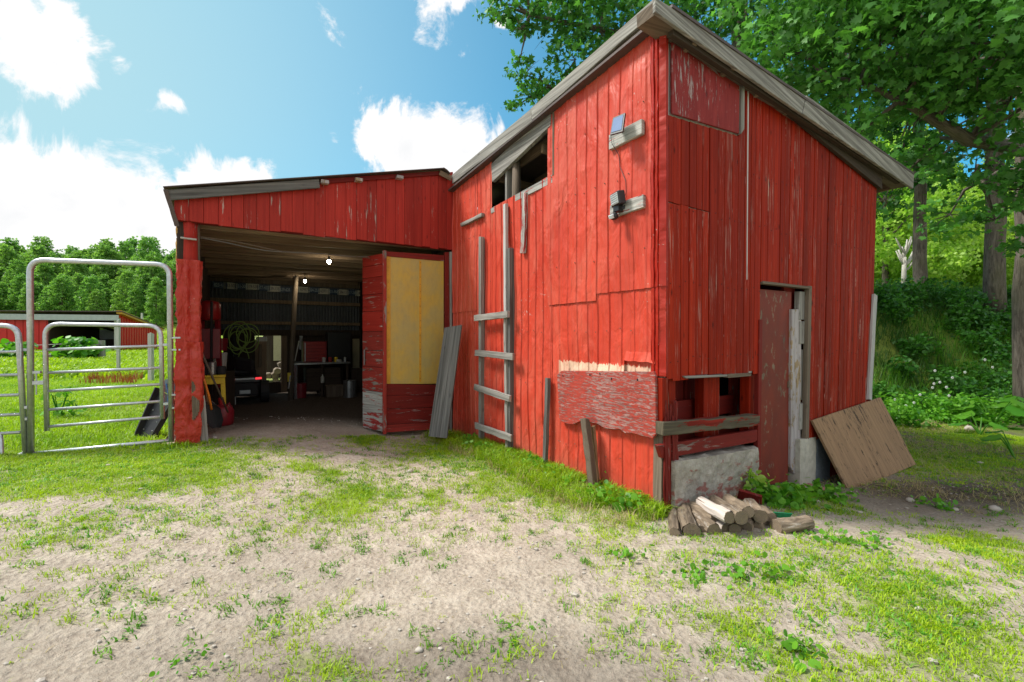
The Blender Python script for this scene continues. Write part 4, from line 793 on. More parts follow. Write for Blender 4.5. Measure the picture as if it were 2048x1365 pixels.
fl = thing('flood_light', FL.w(pL(1235, 420)[0], pL(1235, 420)[1], 0), 'black motion flood light with sensor on a peeling wood block', 'flood light')
blockp(1220, 425, 1287, 402, 26, fl)
hd_c = FL.w(*pL(1229, 399, .14), .14); dirn = (nL * .9 + uL * .25 + Vector((0, 0, -.15))).normalized(); sx_ = dirn.cross(Vector((0, 0, 1))).normalized(); sy_ = sx_.cross(dirn)
MB().beam(hd_c - dirn * .07, hd_c, .15, .12, (0, 0, 1)).build('lamp_housing', M['black'], fl, .008)
MB().beam(hd_c + dirn * .001, hd_c + dirn * .006, .125, .095, (0, 0, 1)).build('lamp_lens', M['lens'], fl, .002)
mb = MB()
for i in range(5): zo = (i - 2) * .019; mb.beam(hd_c + dirn * .008 + sy_ * zo - sx_ * .06, hd_c + dirn * .008 + sy_ * zo + sx_ * .06, .003, .003)
tag(mb.build('led_rows', M['steel'], fl), kind='stuff')
mc = FL.w(*pL(1236, 418, .09), .09); MB().beam(mc + Vector((0, 0, .03)), mc - Vector((0, 0, .03)), .07, .06, (nL.x, nL.y, 0)).build('swivel_bracket', M['black'], fl, .005)
MB().beam(mc, FL.w(pL(1258, 416)[0], pL(1258, 416)[1], .04), .03, .03).build('bracket', M['black'], fl, .003)
sc_ = FL.w(*pL(1228, 433, .13), .13); MB().ball(sc_, .04, .04, .035, 10, 8).build('motion_sensor', M['black'], fl, smooth=True); MB().beam(sc_ + nL * .015, sc_ + nL * .045 - Vector((0, 0, .015)), .05, .035).build('sensor_window', M['lens'], fl, .004)
# ---------------------------------------------------------------- firewood by the footing
logs = [ # near px, far px, radius px, z near, z far, material, label
 ((1349,1066),(1347,1016),10,.05,.05,'log','thin split log standing out at the left end of the pile'),
 ((1383,1064),(1368,1015),17,.06,.06,'log','thickest round log of the pile, second from its left end'),
 ((1402,1061),(1392,1030),9,.035,.035,'log','stubby log wedged just right of the thickest round log'),
 ((1428,1062),(1392,1032),14,.05,.05,'log','knobbly bottom log right of the wedged stub'),
 ((1453,1058),(1415,1036),12,.045,.05,'birch','pale bottom log with a ringed knot on its bark'),
 ((1431,1031),(1385,1012),11,.12,.09,'log','mossy log lying behind the thickest round log'),
 ((1470,1060),(1456,1040),12,.045,.045,'log','short bottom log in the middle of the pile front'),
 ((1459,1036),(1400,1003),12,.17,.15,'birch','long white barkless log lying on top of the pile'),
 ((1483,1036),(1428,1001),14,.17,.15,'log','long grey log right beside the white barkless one'),
 ((1497,1025),(1455,998),12,.20,.16,'log','topmost brown log with a tan cut end'),
 ((1490,1054),(1500,1030),13,.05,.05,'log','dark short log under the two long top logs'),
 ((1505,1050),(1510,1032),10,.04,.04,'log','small dark log tucked deep in the pile'),
 ((1521,1034),(1499,1008),14,.12,.12,'log','rough log with a broad end right of the topmost log'),
 ((1518,1054),(1522,1038),10,.04,.04,'log','stubby log beneath the rough broad-ended log'),
 ((1534,1050),(1534,1036),8,.035,.035,'log','smallest billet near the right end of the pile'),
 ((1543,1036),(1525,1020),10,.10,.10,'log','short top log beside the green strip'),
 ((1552,1054),(1617,1044),15,.06,.06,'log','single log lying apart at the right end of the pile')]
for i, (pa, pb, r, za, zb, m_, lb) in enumerate(logs):
    gz = -.02; A_ = gp(*pa, za + gz); B_ = gp(*pb, zb + gz)
    if pb[1] < 1045 and i != 16:
        back = (B_ - FR.w(0, 0, 0)).dot(nR)
    rr = r / F * A_.y; mid = (A_ + B_) / 2 + Vector((random.uniform(-.01, .01), 0, random.uniform(-.008, .008)))
    o = thing('firewood_log', (A_.x, A_.y, ghf(A_.x, A_.y)), lb, 'log', 'firewood logs piled against the concrete footing')
    MB().tube([A_, A_ * .7 + B_ * .3, mid, B_], [rr, rr * 1.03, rr * .98, rr * .93], 14, False, .12, i + 3).build('bark', M[m_], o, smooth=False)
    dv = (A_ - B_).normalized()
    for E, sg, q in ((A_, 1, 1.), (B_, -1, .93)): MB().tube([E + dv * sg * -.004, E + dv * sg * .0015], rr * q * .985, 14, True, .06, i + 3).build('cut_end', M['log_end'], o)
A_ = gp(1478, 990, .08); o = slab4('scrap_board', [gp(1474, 997, .03), gp(1523, 1010, .02), gp(1523, 995, .10), gp(1478, 982, .12)], .025, 'red_dull'); tag(o, 'short faded red board scrap lying behind the firewood', 'board')
o = slab4('green_strip', [gp(1520, 1032, .06), gp(1578, 1038, .03), gp(1585, 1028, .07), gp(1530, 1024, .1)], .006, 'greenp'); tag(o, 'bent green plastic strip lying on the firewood', 'plastic strip')
# ---------------------------------------------------------------- galvanised gate
GA = at(62, 912, 4.98); GB_ = at(342, 882, 5.35); GA.z = GB_.z = 0; ug = (GB_ - GA).normalized(); ngt = Vector((ug.y, -ug.x, 0)); FT = Face(GA.xy, ug, ngt)
def arch(pts, r_c, r, seg=10):      # polyline through px points with rounded corners
    P_ = [Vector((*FT.px(*p_), 0)) for p_ in pts]; out_ = [P_[0]]
    for i in range(1, len(P_) - 1):
        a_ = (P_[i - 1] - P_[i]).normalized(); b_ = (P_[i + 1] - P_[i]).normalized(); s0 = P_[i] + a_ * r_c; s1 = P_[i] + b_ * r_c
        for t in np.linspace(0, 1, 7): out_.append(s0 * (1 - t) ** 2 + P_[i] * 2 * t * (1 - t) + s1 * t * t)
    out_.append(P_[-1]); return [FT.w(v_.x, v_.y, 0) for v_ in out_]
gf = thing('gate_frame', FT.w(0, .17, 0), 'tall galvanised arch frame of the walk-through gate', 'gate frame')
MB().tube(arch([(62, 912), (60, 520), (339, 530), (343, 884)], .14, 0), .030, 12).build('arch_tube', M['galv'], gf, smooth=True)
MB().tube([FT.w(*FT.px(66, 908), 0), FT.w(*FT.px(344, 881), 0)], .022, 10).build('bottom_bar', M['galv'], gf, smooth=True)
for yy in (676, 700, 790, 816): a_, z_ = FT.px(345, yy); MB().beam(FT.w(a_, z_, 0), FT.w(a_ + .09, z_, 0), .05, .02).build('lug', M['galv'], gf, .002)
ig = thing('walk_gate', FT.w(*FT.px(92, 860), 0), 'closed galvanised walk-through gate with five rails inside the arch', 'gate')
MB().tube(arch([(94, 862), (90, 648), (322, 652), (325, 838)], .14, 0), .024, 12).build('gate_tube', M['galv'], ig, smooth=True)
for y0, y1 in ((700, 692), (746, 736), (783, 769), (820, 803), (854, 834)): MB().tube([FT.w(*FT.px(95, y0), 0), FT.w(*FT.px(322, y1), 0)], .0165, 10).build('rail', M['galv'], ig, smooth=True)
for yy in (690, 808): a_, z_ = FT.px(332, yy); MB().beam(FT.w(a_ - .03, z_, 0), FT.w(a_ + .04, z_, 0), .035, .03).build('hinge', M['galv'], ig, .002)
a_, z_ = FT.px(75, 766); MB().beam(FT.w(a_ - .06, z_, .0), FT.w(a_ + .07, z_, 0), .035, .04).build('latch', M['galv'], ig, .002); MB().tube([FT.w(a_ - .01, z_ + .12, 0), FT.w(a_ - .01, z_ - .13, 0)], .007, 6).build('latch_pin', M['galv'], ig); a2, z2 = FT.px(73, 745); MB().beam(FT.w(a2 - .05, z2, 0), FT.w(a2 + .04, z2, 0), .03, .03).build('latch', M['galv'], ig, .002)
pn = thing('corral_panel', FT.w(*FT.px(50, 912), 0), 'galvanised corral panel with bent foot joined to the left of the gate', 'corral panel')
def fpl(pts, r_c): return arch(pts, r_c, 0)
tl_ = FT.px(38, 655)
MB().tube(arch([(-900, 640), (36, 652), (52, 914)], .13, 0), .027, 12).build('panel_tube', M['galv'], pn, smooth=True)
MB().tube(arch([(1, 868), (4, 925), (52, 905)], .07, 0), .021, 10).build('foot_tube', M['galv'], pn, smooth=True)
for y0, y1 in ((705, 704), (752, 750), (795, 790), (838, 829), (875, 865)): b_ = FT.px(41, y1); a_ = FT.px(0, y0 + 3); sl_ = .0; MB().tube([FT.w(b_[0] - 3.0, a_[1] - .0, 0), FT.w(b_[0], b_[1], 0)], .0175, 10).build('rail', M['galv'], pn, smooth=True)
MB().tube([FT.w(b_[0] - 3.0, .15, 0), FT.w(b_[0] - 3.0, 1.55, 0)], .027, 10).build('panel_tube', M['galv'], pn, smooth=True)
for yy in (700, 815, 838): a_, z_ = FT.px(54, yy); MB().beam(FT.w(a_ - .05, z_, 0), FT.w(a_ + .05, z_, 0), .035, .03).build('pin_clip', M['galv'], pn, .002)
a_, z_ = FT.px(46, 700); MB().tube([FT.w(a_, z_ + .08, .03), FT.w(a_, z_ - .18, .03)], .008, 6).build('pin_clip', M['galv'], pn)
# black ramp leaning behind the gate
o = thing('black_ramp', at(290, 881, 5.75), 'black metal loading ramp leaning behind the gate against the garage post', 'ramp')
rq = [at(268, 880, 5.75), at(300, 882, 5.7), at(352, 790, 5.95), at(318, 770, 6.0)]
slab4('ramp_deck', [at(270, 878, 5.75), at(303, 880, 5.68), at(350, 800, 5.85), at(315, 778, 5.95)], .02, 'black', o); slab4('ramp_deck', [at(318, 778, 5.95), at(352, 798, 5.8), at(362, 748, 5.9), at(330, 760, 6.0)], .02, 'black', o)
for a_, b_ in (((270, 878, 5.73), (315, 776, 5.93)), ((303, 880, 5.66), (350, 800, 5.83))): MB().beam(at(*a_), at(*b_), .03, .06).build('side_rail', M['black_dull'], o, .003)
mb = MB()
for t in (.2, .4, .6, .8):
    for u_ in (.25, .75): p_ = (at(270, 878, 5.72) * (1 - u_) + at(303, 880, 5.65) * u_) * (1 - t) + (at(315, 778, 5.92) * (1 - u_) + at(350, 800, 5.82) * u_) * t; mb.ball(p_, .008, .006, .008, 6, 4)
tag(mb.build('bolts', M['steel'], o), kind='stuff')
mb = MB(); mb.tube([at(333, 768, 5.85), at(337, 790, 5.83), at(336, 803, 5.83)], .008, 6); tag(mb.build('blue_strap', plain('blue', (.03, .12, .4), .5)), 'short blue strap hanging on the black ramp', 'strap')
# ---------------------------------------------------------------- inside the garage
G3 = lambda x, y, d: FG.w(*FG.px(x, y, d), d)
random.seed(31)
def bulb(px, py, d, lb):
    p_ = G3(px, py, d); o = thing('hanging_bulb', p_ + Vector((0, 0, .05)), lb, 'light bulb'); MB().ball(p_, .032, .032, .036, 12, 8).build('glass_globe', M['bulb'], o, smooth=True)
    MB().tube([p_ + Vector((0, 0, .03)), p_ + Vector((0, 0, .09))], .02, 8).build('socket', M['black'], o)
    MB().tube([p_ + Vector((0, 0, .09)), Vector((p_.x, p_.y, 2.98))], .006, 5).build('cord', M['black'], o)
    l_ = bpy.data.lights.new('bulb_light', 'POINT'); l_.energy = 2.2; l_.color = (1, .85, .6); l_.shadow_soft_size = .04; lo_ = bpy.data.objects.new('bulb_light', l_); lo_.location = p_ - Vector((0, 0, .06)); C.objects.link(lo_)
bulb(658, 524, -1.5, 'brighter bare bulb hanging nearer the garage opening'); bulb(610, 563, -4.4, 'bare bulb hanging deeper inside near the log post')
p_ = G3(587, 541, -3.6)
FONT = None
def plate(x, y, txt, dark, lb, x2=None):
    p_ = FG.px(x, y, -D + .1); wd = (FG.px(x + 21, y, -D + .1)[0] - p_[0]); wd = .29; h_ = .15
    o = thing('licence_plate', FG.w(p_[0], p_[1] - h_ / 2, -D + .10), lb, 'licence plate', 'licence plates along the rear beam')
    MB().rect(FG, p_[0] - wd / 2, p_[0] + wd / 2, p_[1] - h_ / 2, p_[1] + h_ / 2, -D + .095, -D + .10).build('plate', M['plate_b' if dark else 'plate_w'], o, .003)
    cu = bpy.data.curves.new('lettering', 'FONT'); cu.body = txt; cu.size = .115; cu.align_x = 'CENTER'; cu.align_y = 'CENTER'; cu.extrude = .001; t0_ = bpy.data.objects.new('lettering', cu); C.objects.link(t0_); bpy.context.view_layer.update(); me_ = bpy.data.meshes.new_from_object(t0_.evaluated_get(bpy.context.evaluated_depsgraph_get())); bpy.data.objects.remove(t0_); t_ = bpy.data.objects.new('lettering', me_); C.objects.link(t_); me_.materials.clear()
    me_.materials.append(M['ink_w' if dark else 'ink_d']); t_.parent = o; t_.location = FG.w(p_[0], p_[1], -D + .103) - o.location; t_.rotation_euler = (R_(90), 0, math.atan2(uR.y, uR.x)); t_.scale = (.62, 1, 1)
ORD = 'first second third fourth fifth sixth seventh eighth ninth tenth eleventh twelfth thirteenth fourteenth'.split()
pl_ = [(440, 571, '823-437', 1), (461, 572, '793-502', 0), (483, 573, '731-308', 1), (505, 574, '319-530', 0), (527, 576, '577-432', 1), (548, 578, '539-131', 0), (570, 580, '629-628', 1), (608, 580, '62937', 0), (628, 581, '554-253', 1), (648, 583, '65971', 0), (667, 584, '421-906', 1), (686, 585, '58613', 0), (704, 586, '317-264', 1), (721, 587, '459', 0)]
for i, (x, y, t_, dk) in enumerate(pl_): plate(x, y, t_, dk, f'{"dark blue" if dk else "pale"} licence plate, {ORD[i]} from the left along the rear beam')
# hose coil
mb = MB(); cpx = (490, 668); n_c = 7; rr_ = random.Random(4)
hc = G3(488, 672, -5.0)
for k in range(n_c):
    ca = hc + uR * rr_.uniform(-.18, .12) + Vector((0, 0, rr_.uniform(-.12, .10))); ra = rr_.uniform(.13, .24); rb = rr_.uniform(.18, .32)
    mb.tube([ca + uR * (ra * math.cos(t)) + Vector((0, 0, rb * math.sin(t))) + nR * (.02 * k + .01 * math.sin(3 * t)) for t in np.linspace(0, 6.28, 22)], .010, 6, False)
mb.tube([hc + uR * (.1 * math.sin(t * 3)) + Vector((0, 0, -.2 - .75 * t)) + nR * .05 for t in np.linspace(0, 1, 16)], .010, 6, False); mb.tube([hc + uR * (-.12 * math.sin(t * 3)) + Vector((0, 0, -.2 - .75 * t)) + nR * .05 for t in np.linspace(0, 1, 16)], .010, 6, False)
tag(mb.build('hose_coil', M['rope'], smooth=True), 'yellow-green hose coiled and hung from the rear wall girt', 'hose')
# fuel tank on stand and pole at the left
tk = thing('red_tank', G3(418, 700, -2.4), 'red tank on a painted stand by the left garage wall', 'tank')
c_ = G3(418, 622, -2.4); MB().lathe(c_ - Vector((0, 0, .16)), [(.15, 0), (.17, .03), (.17, .27), (.14, .31), (.05, .33)], 16).build('tank_body', M['redp'], tk, smooth=True)
for dx in (-.10, .12): MB().beam(c_ + uR * dx - Vector((0, 0, .16)), c_ + uR * dx * 1.3 - Vector((0, 0, 1.3)), .06, .06, (0, 1, 0)).build('stand_leg', M['redd'], tk)
MB().beam(c_ - uR * .16 - Vector((0, 0, .55)), c_ + uR * .16 - Vector((0, 0, .55)), .2, .5).build('stand_panel', M['redd'], tk, .005)
q = G3(422, 700, -2.0); o = MB().tube([Vector((q.x, q.y, .05)), Vector((q.x + .01, q.y, 2.05))], .02, 8).build('black_pole', M['black']); tag(o, 'thin black pole standing in front of the red tank', 'pole')
# yellow stand, cans
ys = thing('yellow_bench', G3(425, 800, -1.7), 'small yellow work stand crowded with cans by the left wall', 'stand'); c_ = G3(424, 752, -1.7)
MB().beam(c_ - uR * .18, c_ + uR * .18, .34, .03).build('stand_top', M['yellow'], ys, .004); MB().beam(c_ - uR * .17 - Vector((0, 0, .07)) + nR * .12, c_ + uR * .17 - Vector((0, 0, .07)) + nR * .12, .02, .1).build('stand_apron', M['yellow'], ys, .003)
for dx in (-.14, .14): MB().beam(c_ + uR * dx + nR * .1, Vector((c_.x + uR.x * dx * 1.2 + nR.x * .12, c_.y + uR.y * dx * 1.2 + nR.y * .12, .08)), .06, .035, (nR.x, nR.y, 0)).build('stand_leg', M['yellow'], ys, .003)
for i, (dx, r_, h_, m_, lb) in enumerate(((-.12, .07, .16, 'black', 'black pot on the left of the yellow stand'), (.0, .06, .2, 'steel', 'grey tin standing mid-way on the yellow stand'), (.12, .065, .13, 'black_dull', 'short dark tin on the right of the yellow stand'))):
    tag(MB().lathe(c_ + uR * dx + Vector((0, 0, .016)), [(r_ * .9, 0), (r_, .01), (r_, h_ - .01), (r_ * .85, h_)], 12).build('storage_tin', M[m_], smooth=False), lb, 'tin')
for (x, y, d, r_, h_, m_, lb) in ((437, 725, -3.2, .14, .34, 'sack', 'pale bucket stacked by the left garage wall'), (441, 690, -3.3, .12, .22, 'redd', 'dark red can above the pale bucket')):
    p_ = G3(x, y, d); tag(MB().lathe(p_ - Vector((0, 0, h_ / 2)), [(r_ * .85, 0), (r_, h_), (r_ * .9, h_ + .01)], 14).build('bucket', M[m_]), lb, 'bucket')
p_ = G3(437, 745, -3.2); tag(MB().beam(Vector((p_.x, p_.y, .03)), Vector((p_.x, p_.y, p_.z + .02)), .4, .35, (0, 1, 0)).build('crate', M['dark_wood'], bevel=.01), 'dark wooden crate under the pale bucket', 'crate')
# gas can
gc_ = G3(445, 830, -1.2); gz_ = ghf(gc_.x, gc_.y)
gcn = thing('fuel_can', (gc_.x, gc_.y, gz_), 'dark red plastic fuel can on the floor just inside', 'fuel can')
MB().lathe(Vector((gc_.x, gc_.y, gz_)), [(.13, 0), (.145, .03), (.15, .2), (.12, .27), (.06, .3)], 14).build('can_body', M['redd'], gcn, smooth=True)
MB().tube([Vector((gc_.x, gc_.y, gz_ + .28)), Vector((gc_.x - .03, gc_.y, gz_ + .40))], [.045, .035], 10).build('spout_cap', M['redp'], gcn); MB().tube([Vector((gc_.x + .03, gc_.y, gz_ + .26)), Vector((gc_.x + .1, gc_.y, gz_ + .32)), Vector((gc_.x + .13, gc_.y, gz_ + .22))], .014, 8).build('handle', M['redd'], gcn)
# shovels and rakes leaning by the post
def tool(nm, foot, top, m, lb, cat, head='shovel'):
    f_ = G3(*foot); t_ = G3(*top); f_.z = max(f_.z, ghf(f_.x, f_.y)); o = thing(nm, f_, lb, cat); dv = (t_ - f_).normalized()
    MB().tube([f_ + dv * .25, f_ * .5 + t_ * .5 + uR * .01, t_], .015, 8).build('shaft', M[m], o, smooth=True)
    sx = uR * .085; mb = MB()
    if head == 'shovel':
        mb.grid(lambda u, v: (f_ + dv * (.32 * v) + uR * ((u - .5) * .2 * (.5 + .5 * min(1, v * 3)) * (1 if v < .9 else .6)) + nR * (.035 * (1 - (2 * u - 1) ** 2) * -1 + .03), (u, v)), 6, 6); mb.build('blade', M['black_dull'] if m != 'ply' else M['steel'], o, solid=.004)
    else:
        mb.beam(f_ - uR * .18 + dv * .05, f_ + uR * .18 + dv * .05, .02, .02)
        for k in range(8): mb.beam(f_ - uR * (.17 - k * .048) + dv * .05, f_ - uR * (.17 - k * .048) + nR * .05, .006, .006)
        mb.build('rake_head', M['steel'], o)
    return o
tool('shovel', (433, 856, -.45), (398, 727, -.45), 'orange', 'black shovel with an orange shaft leaning inside the post', 'shovel')
tool('shovel', (422, 850, -.55), (399, 720, -.6), 'ply', 'shovel with a plain wooden shaft leaning in the corner', 'shovel')
f_ = G3(456, 825, -.9); t_ = G3(404, 708, -.5); tag(MB().tube([f_, t_], [.011, .016], 8).build('broom_handle', M['brownw'], smooth=True), 'loose wooden pole leaning across the other tools', 'pole')
o = MB().beam(FG.w(FG.px(410, 888)[0], .12, .02), FG.w(FG.px(400, 790)[0], .75, -.05), .09, .03, (nR.x, nR.y, 0), 6, .004).build('curved_board', M['grey'], bevel=.003); tag(o, 'short grey board leaning at the foot of the tin-wrapped post', 'board')
o = MB().beam(G3(412, 845, -.7), G3(403, 790, -.7), .16, .04, (nR.x, nR.y, 0)).build('red_scoop', M['redp'], bevel=.01); tag(o, 'flat red scoop standing behind the shovels', 'scoop')
# ride-on mower seen from the back
mw = thing('lawn_tractor', G3(490, 790, -4.4), 'dark ride-on lawn tractor parked nose-in with red rear lights', 'lawn tractor'); mc_ = G3(490, 745, -4.4); mz = .04
def mp(a_, b_, c_): return Vector((mc_.x, mc_.y, mz)) + uR * a_ - nR * b_ + Vector((0, 0, c_))
MB().beam(mp(0, 0, .52), mp(0, .9, .50), .62, .16).build('fender', M['black'], mw, .04); MB().beam(mp(0, .0, .32), mp(0, .1, .32), .5, .28).build('rear_plate', M['black_dull'], mw, .02)
MB().beam(mp(0, .25, .68), mp(0, .62, .66), .44, .12).build('seat', M['black_dull'], mw, .04); MB().beam(mp(0, .22, .70), mp(0, .14, .98), .42, .1, (0, 1, 0)).build('seat_back', M['black_dull'], mw, .04)
MB().beam(mp(0, 1.0, .55), mp(0, 1.6, .5), .45, .35).build('hood', M['black'], mw, .05)
for sx in (-1, 1):
    MB().tube([mp(sx * .30, .25, .24), mp(sx * .46, .25, .24)], .24, 20).build('rear_wheel', M['black_dull'], mw); MB().tube([mp(sx * .3, 1.35, .17), mp(sx * .42, 1.35, .17)], .17, 16).build('front_wheel', M['black_dull'], mw)
    MB().beam(mp(sx * .19, -.012, .545), mp(sx * .31, -.012, .55), .02, .045).build('tail_light', M['taillight'], mw, .004)
MB().beam(mp(-.18, -.012, .545), mp(.18, -.012, .545), .02, .035).build('reflector_strip', M['lens'], mw, .003); MB().beam(mp(-.10, -.012, .27), mp(.10, -.012, .27), .01, .08).build('number_plate', M['steel'], mw, .003)
# workbench, tool chest, small things
wb = thing('workbench', G3(650, 780, -4.9), 'long dark workbench along the rear wall of the garage', 'workbench'); zt_b = G3(650, 727, -4.9).z
b0_ = FG.px(586, 725, -4.9)[0]; b1_ = min(FG.px(700, 725, -4.9)[0], -.1)
MB().beam(FG.w(b0_, zt_b, -5.2), FG.w(b1_, zt_b, -5.2), .7, .04).build('bench_top', M['steel'], wb, .004)
for a_ in (b0_ + .06, (b0_ + b1_) / 2, b1_ - .06):
    for d_ in (-4.9, -5.5): MB().beam(FG.w(a_, 0, d_), FG.w(a_, zt_b - .02, d_), .06, .06, (0, 1, 0)).build('leg', M['galv'] if a_ < b0_ + .1 else M['dark_wood'], wb, .004)
MB().beam(FG.w(b0_ + .3, .45, -5.25), FG.w(b1_ - .2, .45, -5.25), .5, .55).build('cupboard', M['dark_wood'], wb, .01)
ch = thing('tool_chest', FG.w(FG.px(630, 725, -5.2)[0], zt_b + .02, -5.2), 'red steel tool chest with rows of drawers on the workbench', 'tool chest'); c0 = FG.px(606, 722, -5.2)[0]; c1_ = FG.px(652, 722, -5.2)[0]
MB().rect(FG, c0, c1_, zt_b + .02, zt_b + .52, -5.5, -5.1).build('chest_body', M['redd'], ch, .005)
for k in range(6): MB().rect(FG, c0 + .03, c1_ - .03, zt_b + .05 + k * .078, zt_b + .118 + k * .078, -5.1, -5.085).build('drawer', M['redp'], ch, .003)
mb = MB(); mb.rect(FG, c0 + .02, c0 + .04, zt_b + .05, zt_b + .5, -5.1, -5.07); mb.build('corner_trim', M['steel'], ch)
q = FG.px(680, 690, -5.3); tag(MB().rect(FG, FG.px(655, 700, -5.3)[0], FG.px(702, 700, -5.3)[0], zt_b + .03, zt_b + .75, -5.6, -5.3).build('dark_cabinet', M['black'], bevel=.01), 'black cabinet standing on the right of the workbench', 'cabinet')
tag(MB().beam(G3(590, 722, -4.8), G3(598, 682, -4.9), .02, .015, (nR.x, nR.y, 0)).build('pale_stick', M['white_old']), 'thin pale stick leaning at the bench end', 'stick')
tag(MB().rect(FG, FG.px(575, 760, -4.5)[0], FG.px(582, 760, -4.5)[0], FG.px(578, 764, -4.5)[1], FG.px(578, 746, -4.5)[1], -4.53, -4.5).build('yellow_box', M['yellow'], bevel=.004), 'small yellow case hung low on the log post', 'case')
tag(MB().tube([G3(581, 752, -4.45), G3(577, 778, -4.4)], .013, 6).build('white_rod', M['white_old']), 'short white rod leaning under the yellow case', 'rod')
p_ = G3(645, 758, -4.85); tag(MB().lathe(Vector((p_.x, p_.y, p_.z - .1)), [(.035, 0), (.04, .02), (.04, .14), (.015, .17), (.015, .2)], 10).build('spray_bottle', M['sack'], smooth=True), 'pale bottle beneath the workbench', 'bottle')
p_ = G3(678, 718, -4.95); tag(MB().lathe(Vector((p_.x, p_.y, zt_b + .02)), [(.06, 0), (.07, .03), (.05, .06)], 10).build('bench_tin', M['white_old']), 'small pale dish on the workbench top', 'dish')
for x0, y0, x1, y1, lb, m_ in ((392, 471, 740, 515, 'loose cable sagging under the front joists from the post', 'brownw'), (400, 478, 735, 512, 'second thin cable looping below the header beam', 'grey_dark')):
    a_ = G3(x0, y0, -.15); b_ = G3(x1, y1, -.3); tag(MB().tube([a_ * (1 - t) + b_ * t - Vector((0, 0, .06 * math.sin(t * 3.14) + .015 * math.sin(t * 11 + x0))) for t in np.linspace(0, 1, 24)], .006, 5).build('sagging_cable', M[m_]), lb, 'cable')
for k_, (x, y, d_, kx, m_, sz, nm, lb, ct) in enumerate((
  (447, 792, -3.4, 'b', 'dark_wood', (.34, .4, .34), 'storage_box', 'dark wooden box on the floor behind the fuel can', 'box'),
  (455, 775, -4.6, 'b', 'sack', (.3, .3, .3), 'storage_box', 'pale carton low against the left rear wall', 'box'),
  (600, 777, -5.0, 'c', 'redd', (.14, .14, .34), 'oil_drum', 'small red drum under the left end of the workbench', 'drum'),
  (668, 780, -4.8, 'b', 'brownw', (.4, .3, .28), 'storage_box', 'brown box pushed under the workbench', 'box'),
  (700, 775, -4.4, 'c', 'steel', (.15, .15, .4), 'metal_bin', 'grey metal bin beside the folded door leaf', 'bin'),
  (712, 770, -5.2, 'b', 'dark_wood', (.3, .3, .6), 'storage_box', 'tall dark crate in the right rear corner', 'box'))):
    p_ = G3(x, y, d_); z_ = ghf(p_.x, p_.y); q_ = Vector((p_.x, p_.y, z_))
    o = MB().beam(q_ + Vector((0, 0, 0)), q_ + Vector((0, 0, sz[2])), sz[0], sz[1], (nR.x, nR.y, 0)).build(nm, M[m_], bevel=.01) if kx == 'b' else MB().lathe(q_, [(sz[0], 0), (sz[0], sz[2] * .5), (sz[0] * 1.03, sz[2] * .52), (sz[0], sz[2])], 16).build(nm, M[m_]); tag(o, lb, ct)
for k_, (x, y, h_, m_, lb) in enumerate(((602, 672, .35, 'steel', 'hand saw hung left of the tool chest'), (665, 668, .5, 'redp', 'red clamp hung over the dark cabinet'), (690, 667, .4, 'yellow', 'yellow-handled tool hung near the right rear corner'), (470, 672, .5, 'black_dull', 'dark strap hung left of the hose coil'), (520, 690, .55, 'brownw', 'pale board stub leaning beside the rear opening'))):
    p_ = G3(x, y, -5.95); tag(MB().beam(p_, p_ - Vector((0, 0, h_)), .07, .03, (nR.x, nR.y, 0), 4, .008, k_ + 3).build('hung_tool', M[m_], bevel=.003), lb, 'tool')
for k_, (x, y) in enumerate(((648, 722), (660, 723), (672, 722), (690, 722))):
    p_ = G3(x, y, -5.0); tag(MB().lathe(Vector((p_.x, p_.y, zt_b + .02)), [(.04, 0), (.045, .1), (.03, .12)], 10).build('bench_jar', M[('white_old', 'redp', 'yellow', 'steel')[k_]]), ('white', 'red', 'yellow', 'grey')[k_] + ' jar standing on the workbench top', 'jar')
# firewood heap outside the rear opening
for i in range(26):
    a_ = FG.px(548, 740, -8.4)[0] + random.uniform(-.7, .7) + .25 * (i // 7); row = i // 7; c_ = FG.w(a_, .16 + row * .15, -8.5 + random.uniform(-.15, .15)); o = MB().tube([c_ + nR * .2, c_ - nR * .2], random.uniform(.07, .1), 7, True, .2, i).build('split_log', M['log_end'] if i % 3 else M['birch']); tag(o, 'split log in the heap outside the rear opening of the garage', 'log', 'split logs heaped behind the garage')
# ---------------------------------------------------------------- stones
for i, (x, y, r_, lb) in enumerate(((1146, 997, 9, 'pale rounded stone in the grass below the leaning stakes'), (1934, 830, 11, 'larger pale stone under the broad burdock leaves'), (1940, 846, 9, 'lower flat stone beside the burdock'), (838, 1330, 7, 'smooth grey pebble near the bottom of the dirt yard'), (1820, 975, 7, 'tan stone on the dark soil past the plywood'), (1990, 995, 9, 'flat ochre stone on the dark soil at the far right'), (430, 893, 5, 'small white stone by the tin-wrapped post'), (1910, 990, 5, 'small pale stone chip on the dark soil'), (1720, 1008, 5, 'little light stone in the path edge'), (820, 952, 5, 'small flat stone in the worn track'), (1960, 905, 5, 'small pale stone in the cut grass'), (342, 1166, 4, 'small grey stone in the left of the yard'), (925, 1073, 4, 'white chip in the middle of the yard'))):
    p_ = gp(x, y, -.05 if x > 700 else .1); p_.z = ghf(p_.x, p_.y); q = r_ / F * p_.y
    o = MB().ball(p_ + Vector((0, 0, q * .35)), q * 1.2, q, q * .7, 10, 7, .14, i + 5).build('stone', M['stone'], smooth=True); tag(o, lb, 'stone')
mb = MB(); rs = random.Random(8)
for i in range(2600):
    x = rs.uniform(-5, 6); y = rs.uniform(1.2, 7.5) ** 1.0
    if rs.random() > .55 and not inside(np.array(x), np.array(y)): pass
    if float(inside(np.array(x), np.array(y))) and not y > 7: continue
    r_ = rs.uniform(.004, .012) * (1 + (rs.random() < .04)); z = ghf(x, y); mb.ball((x, y, z + r_ * .3), r_ * 1.2, r_, r_ * .6, 5, 3, .2, i)
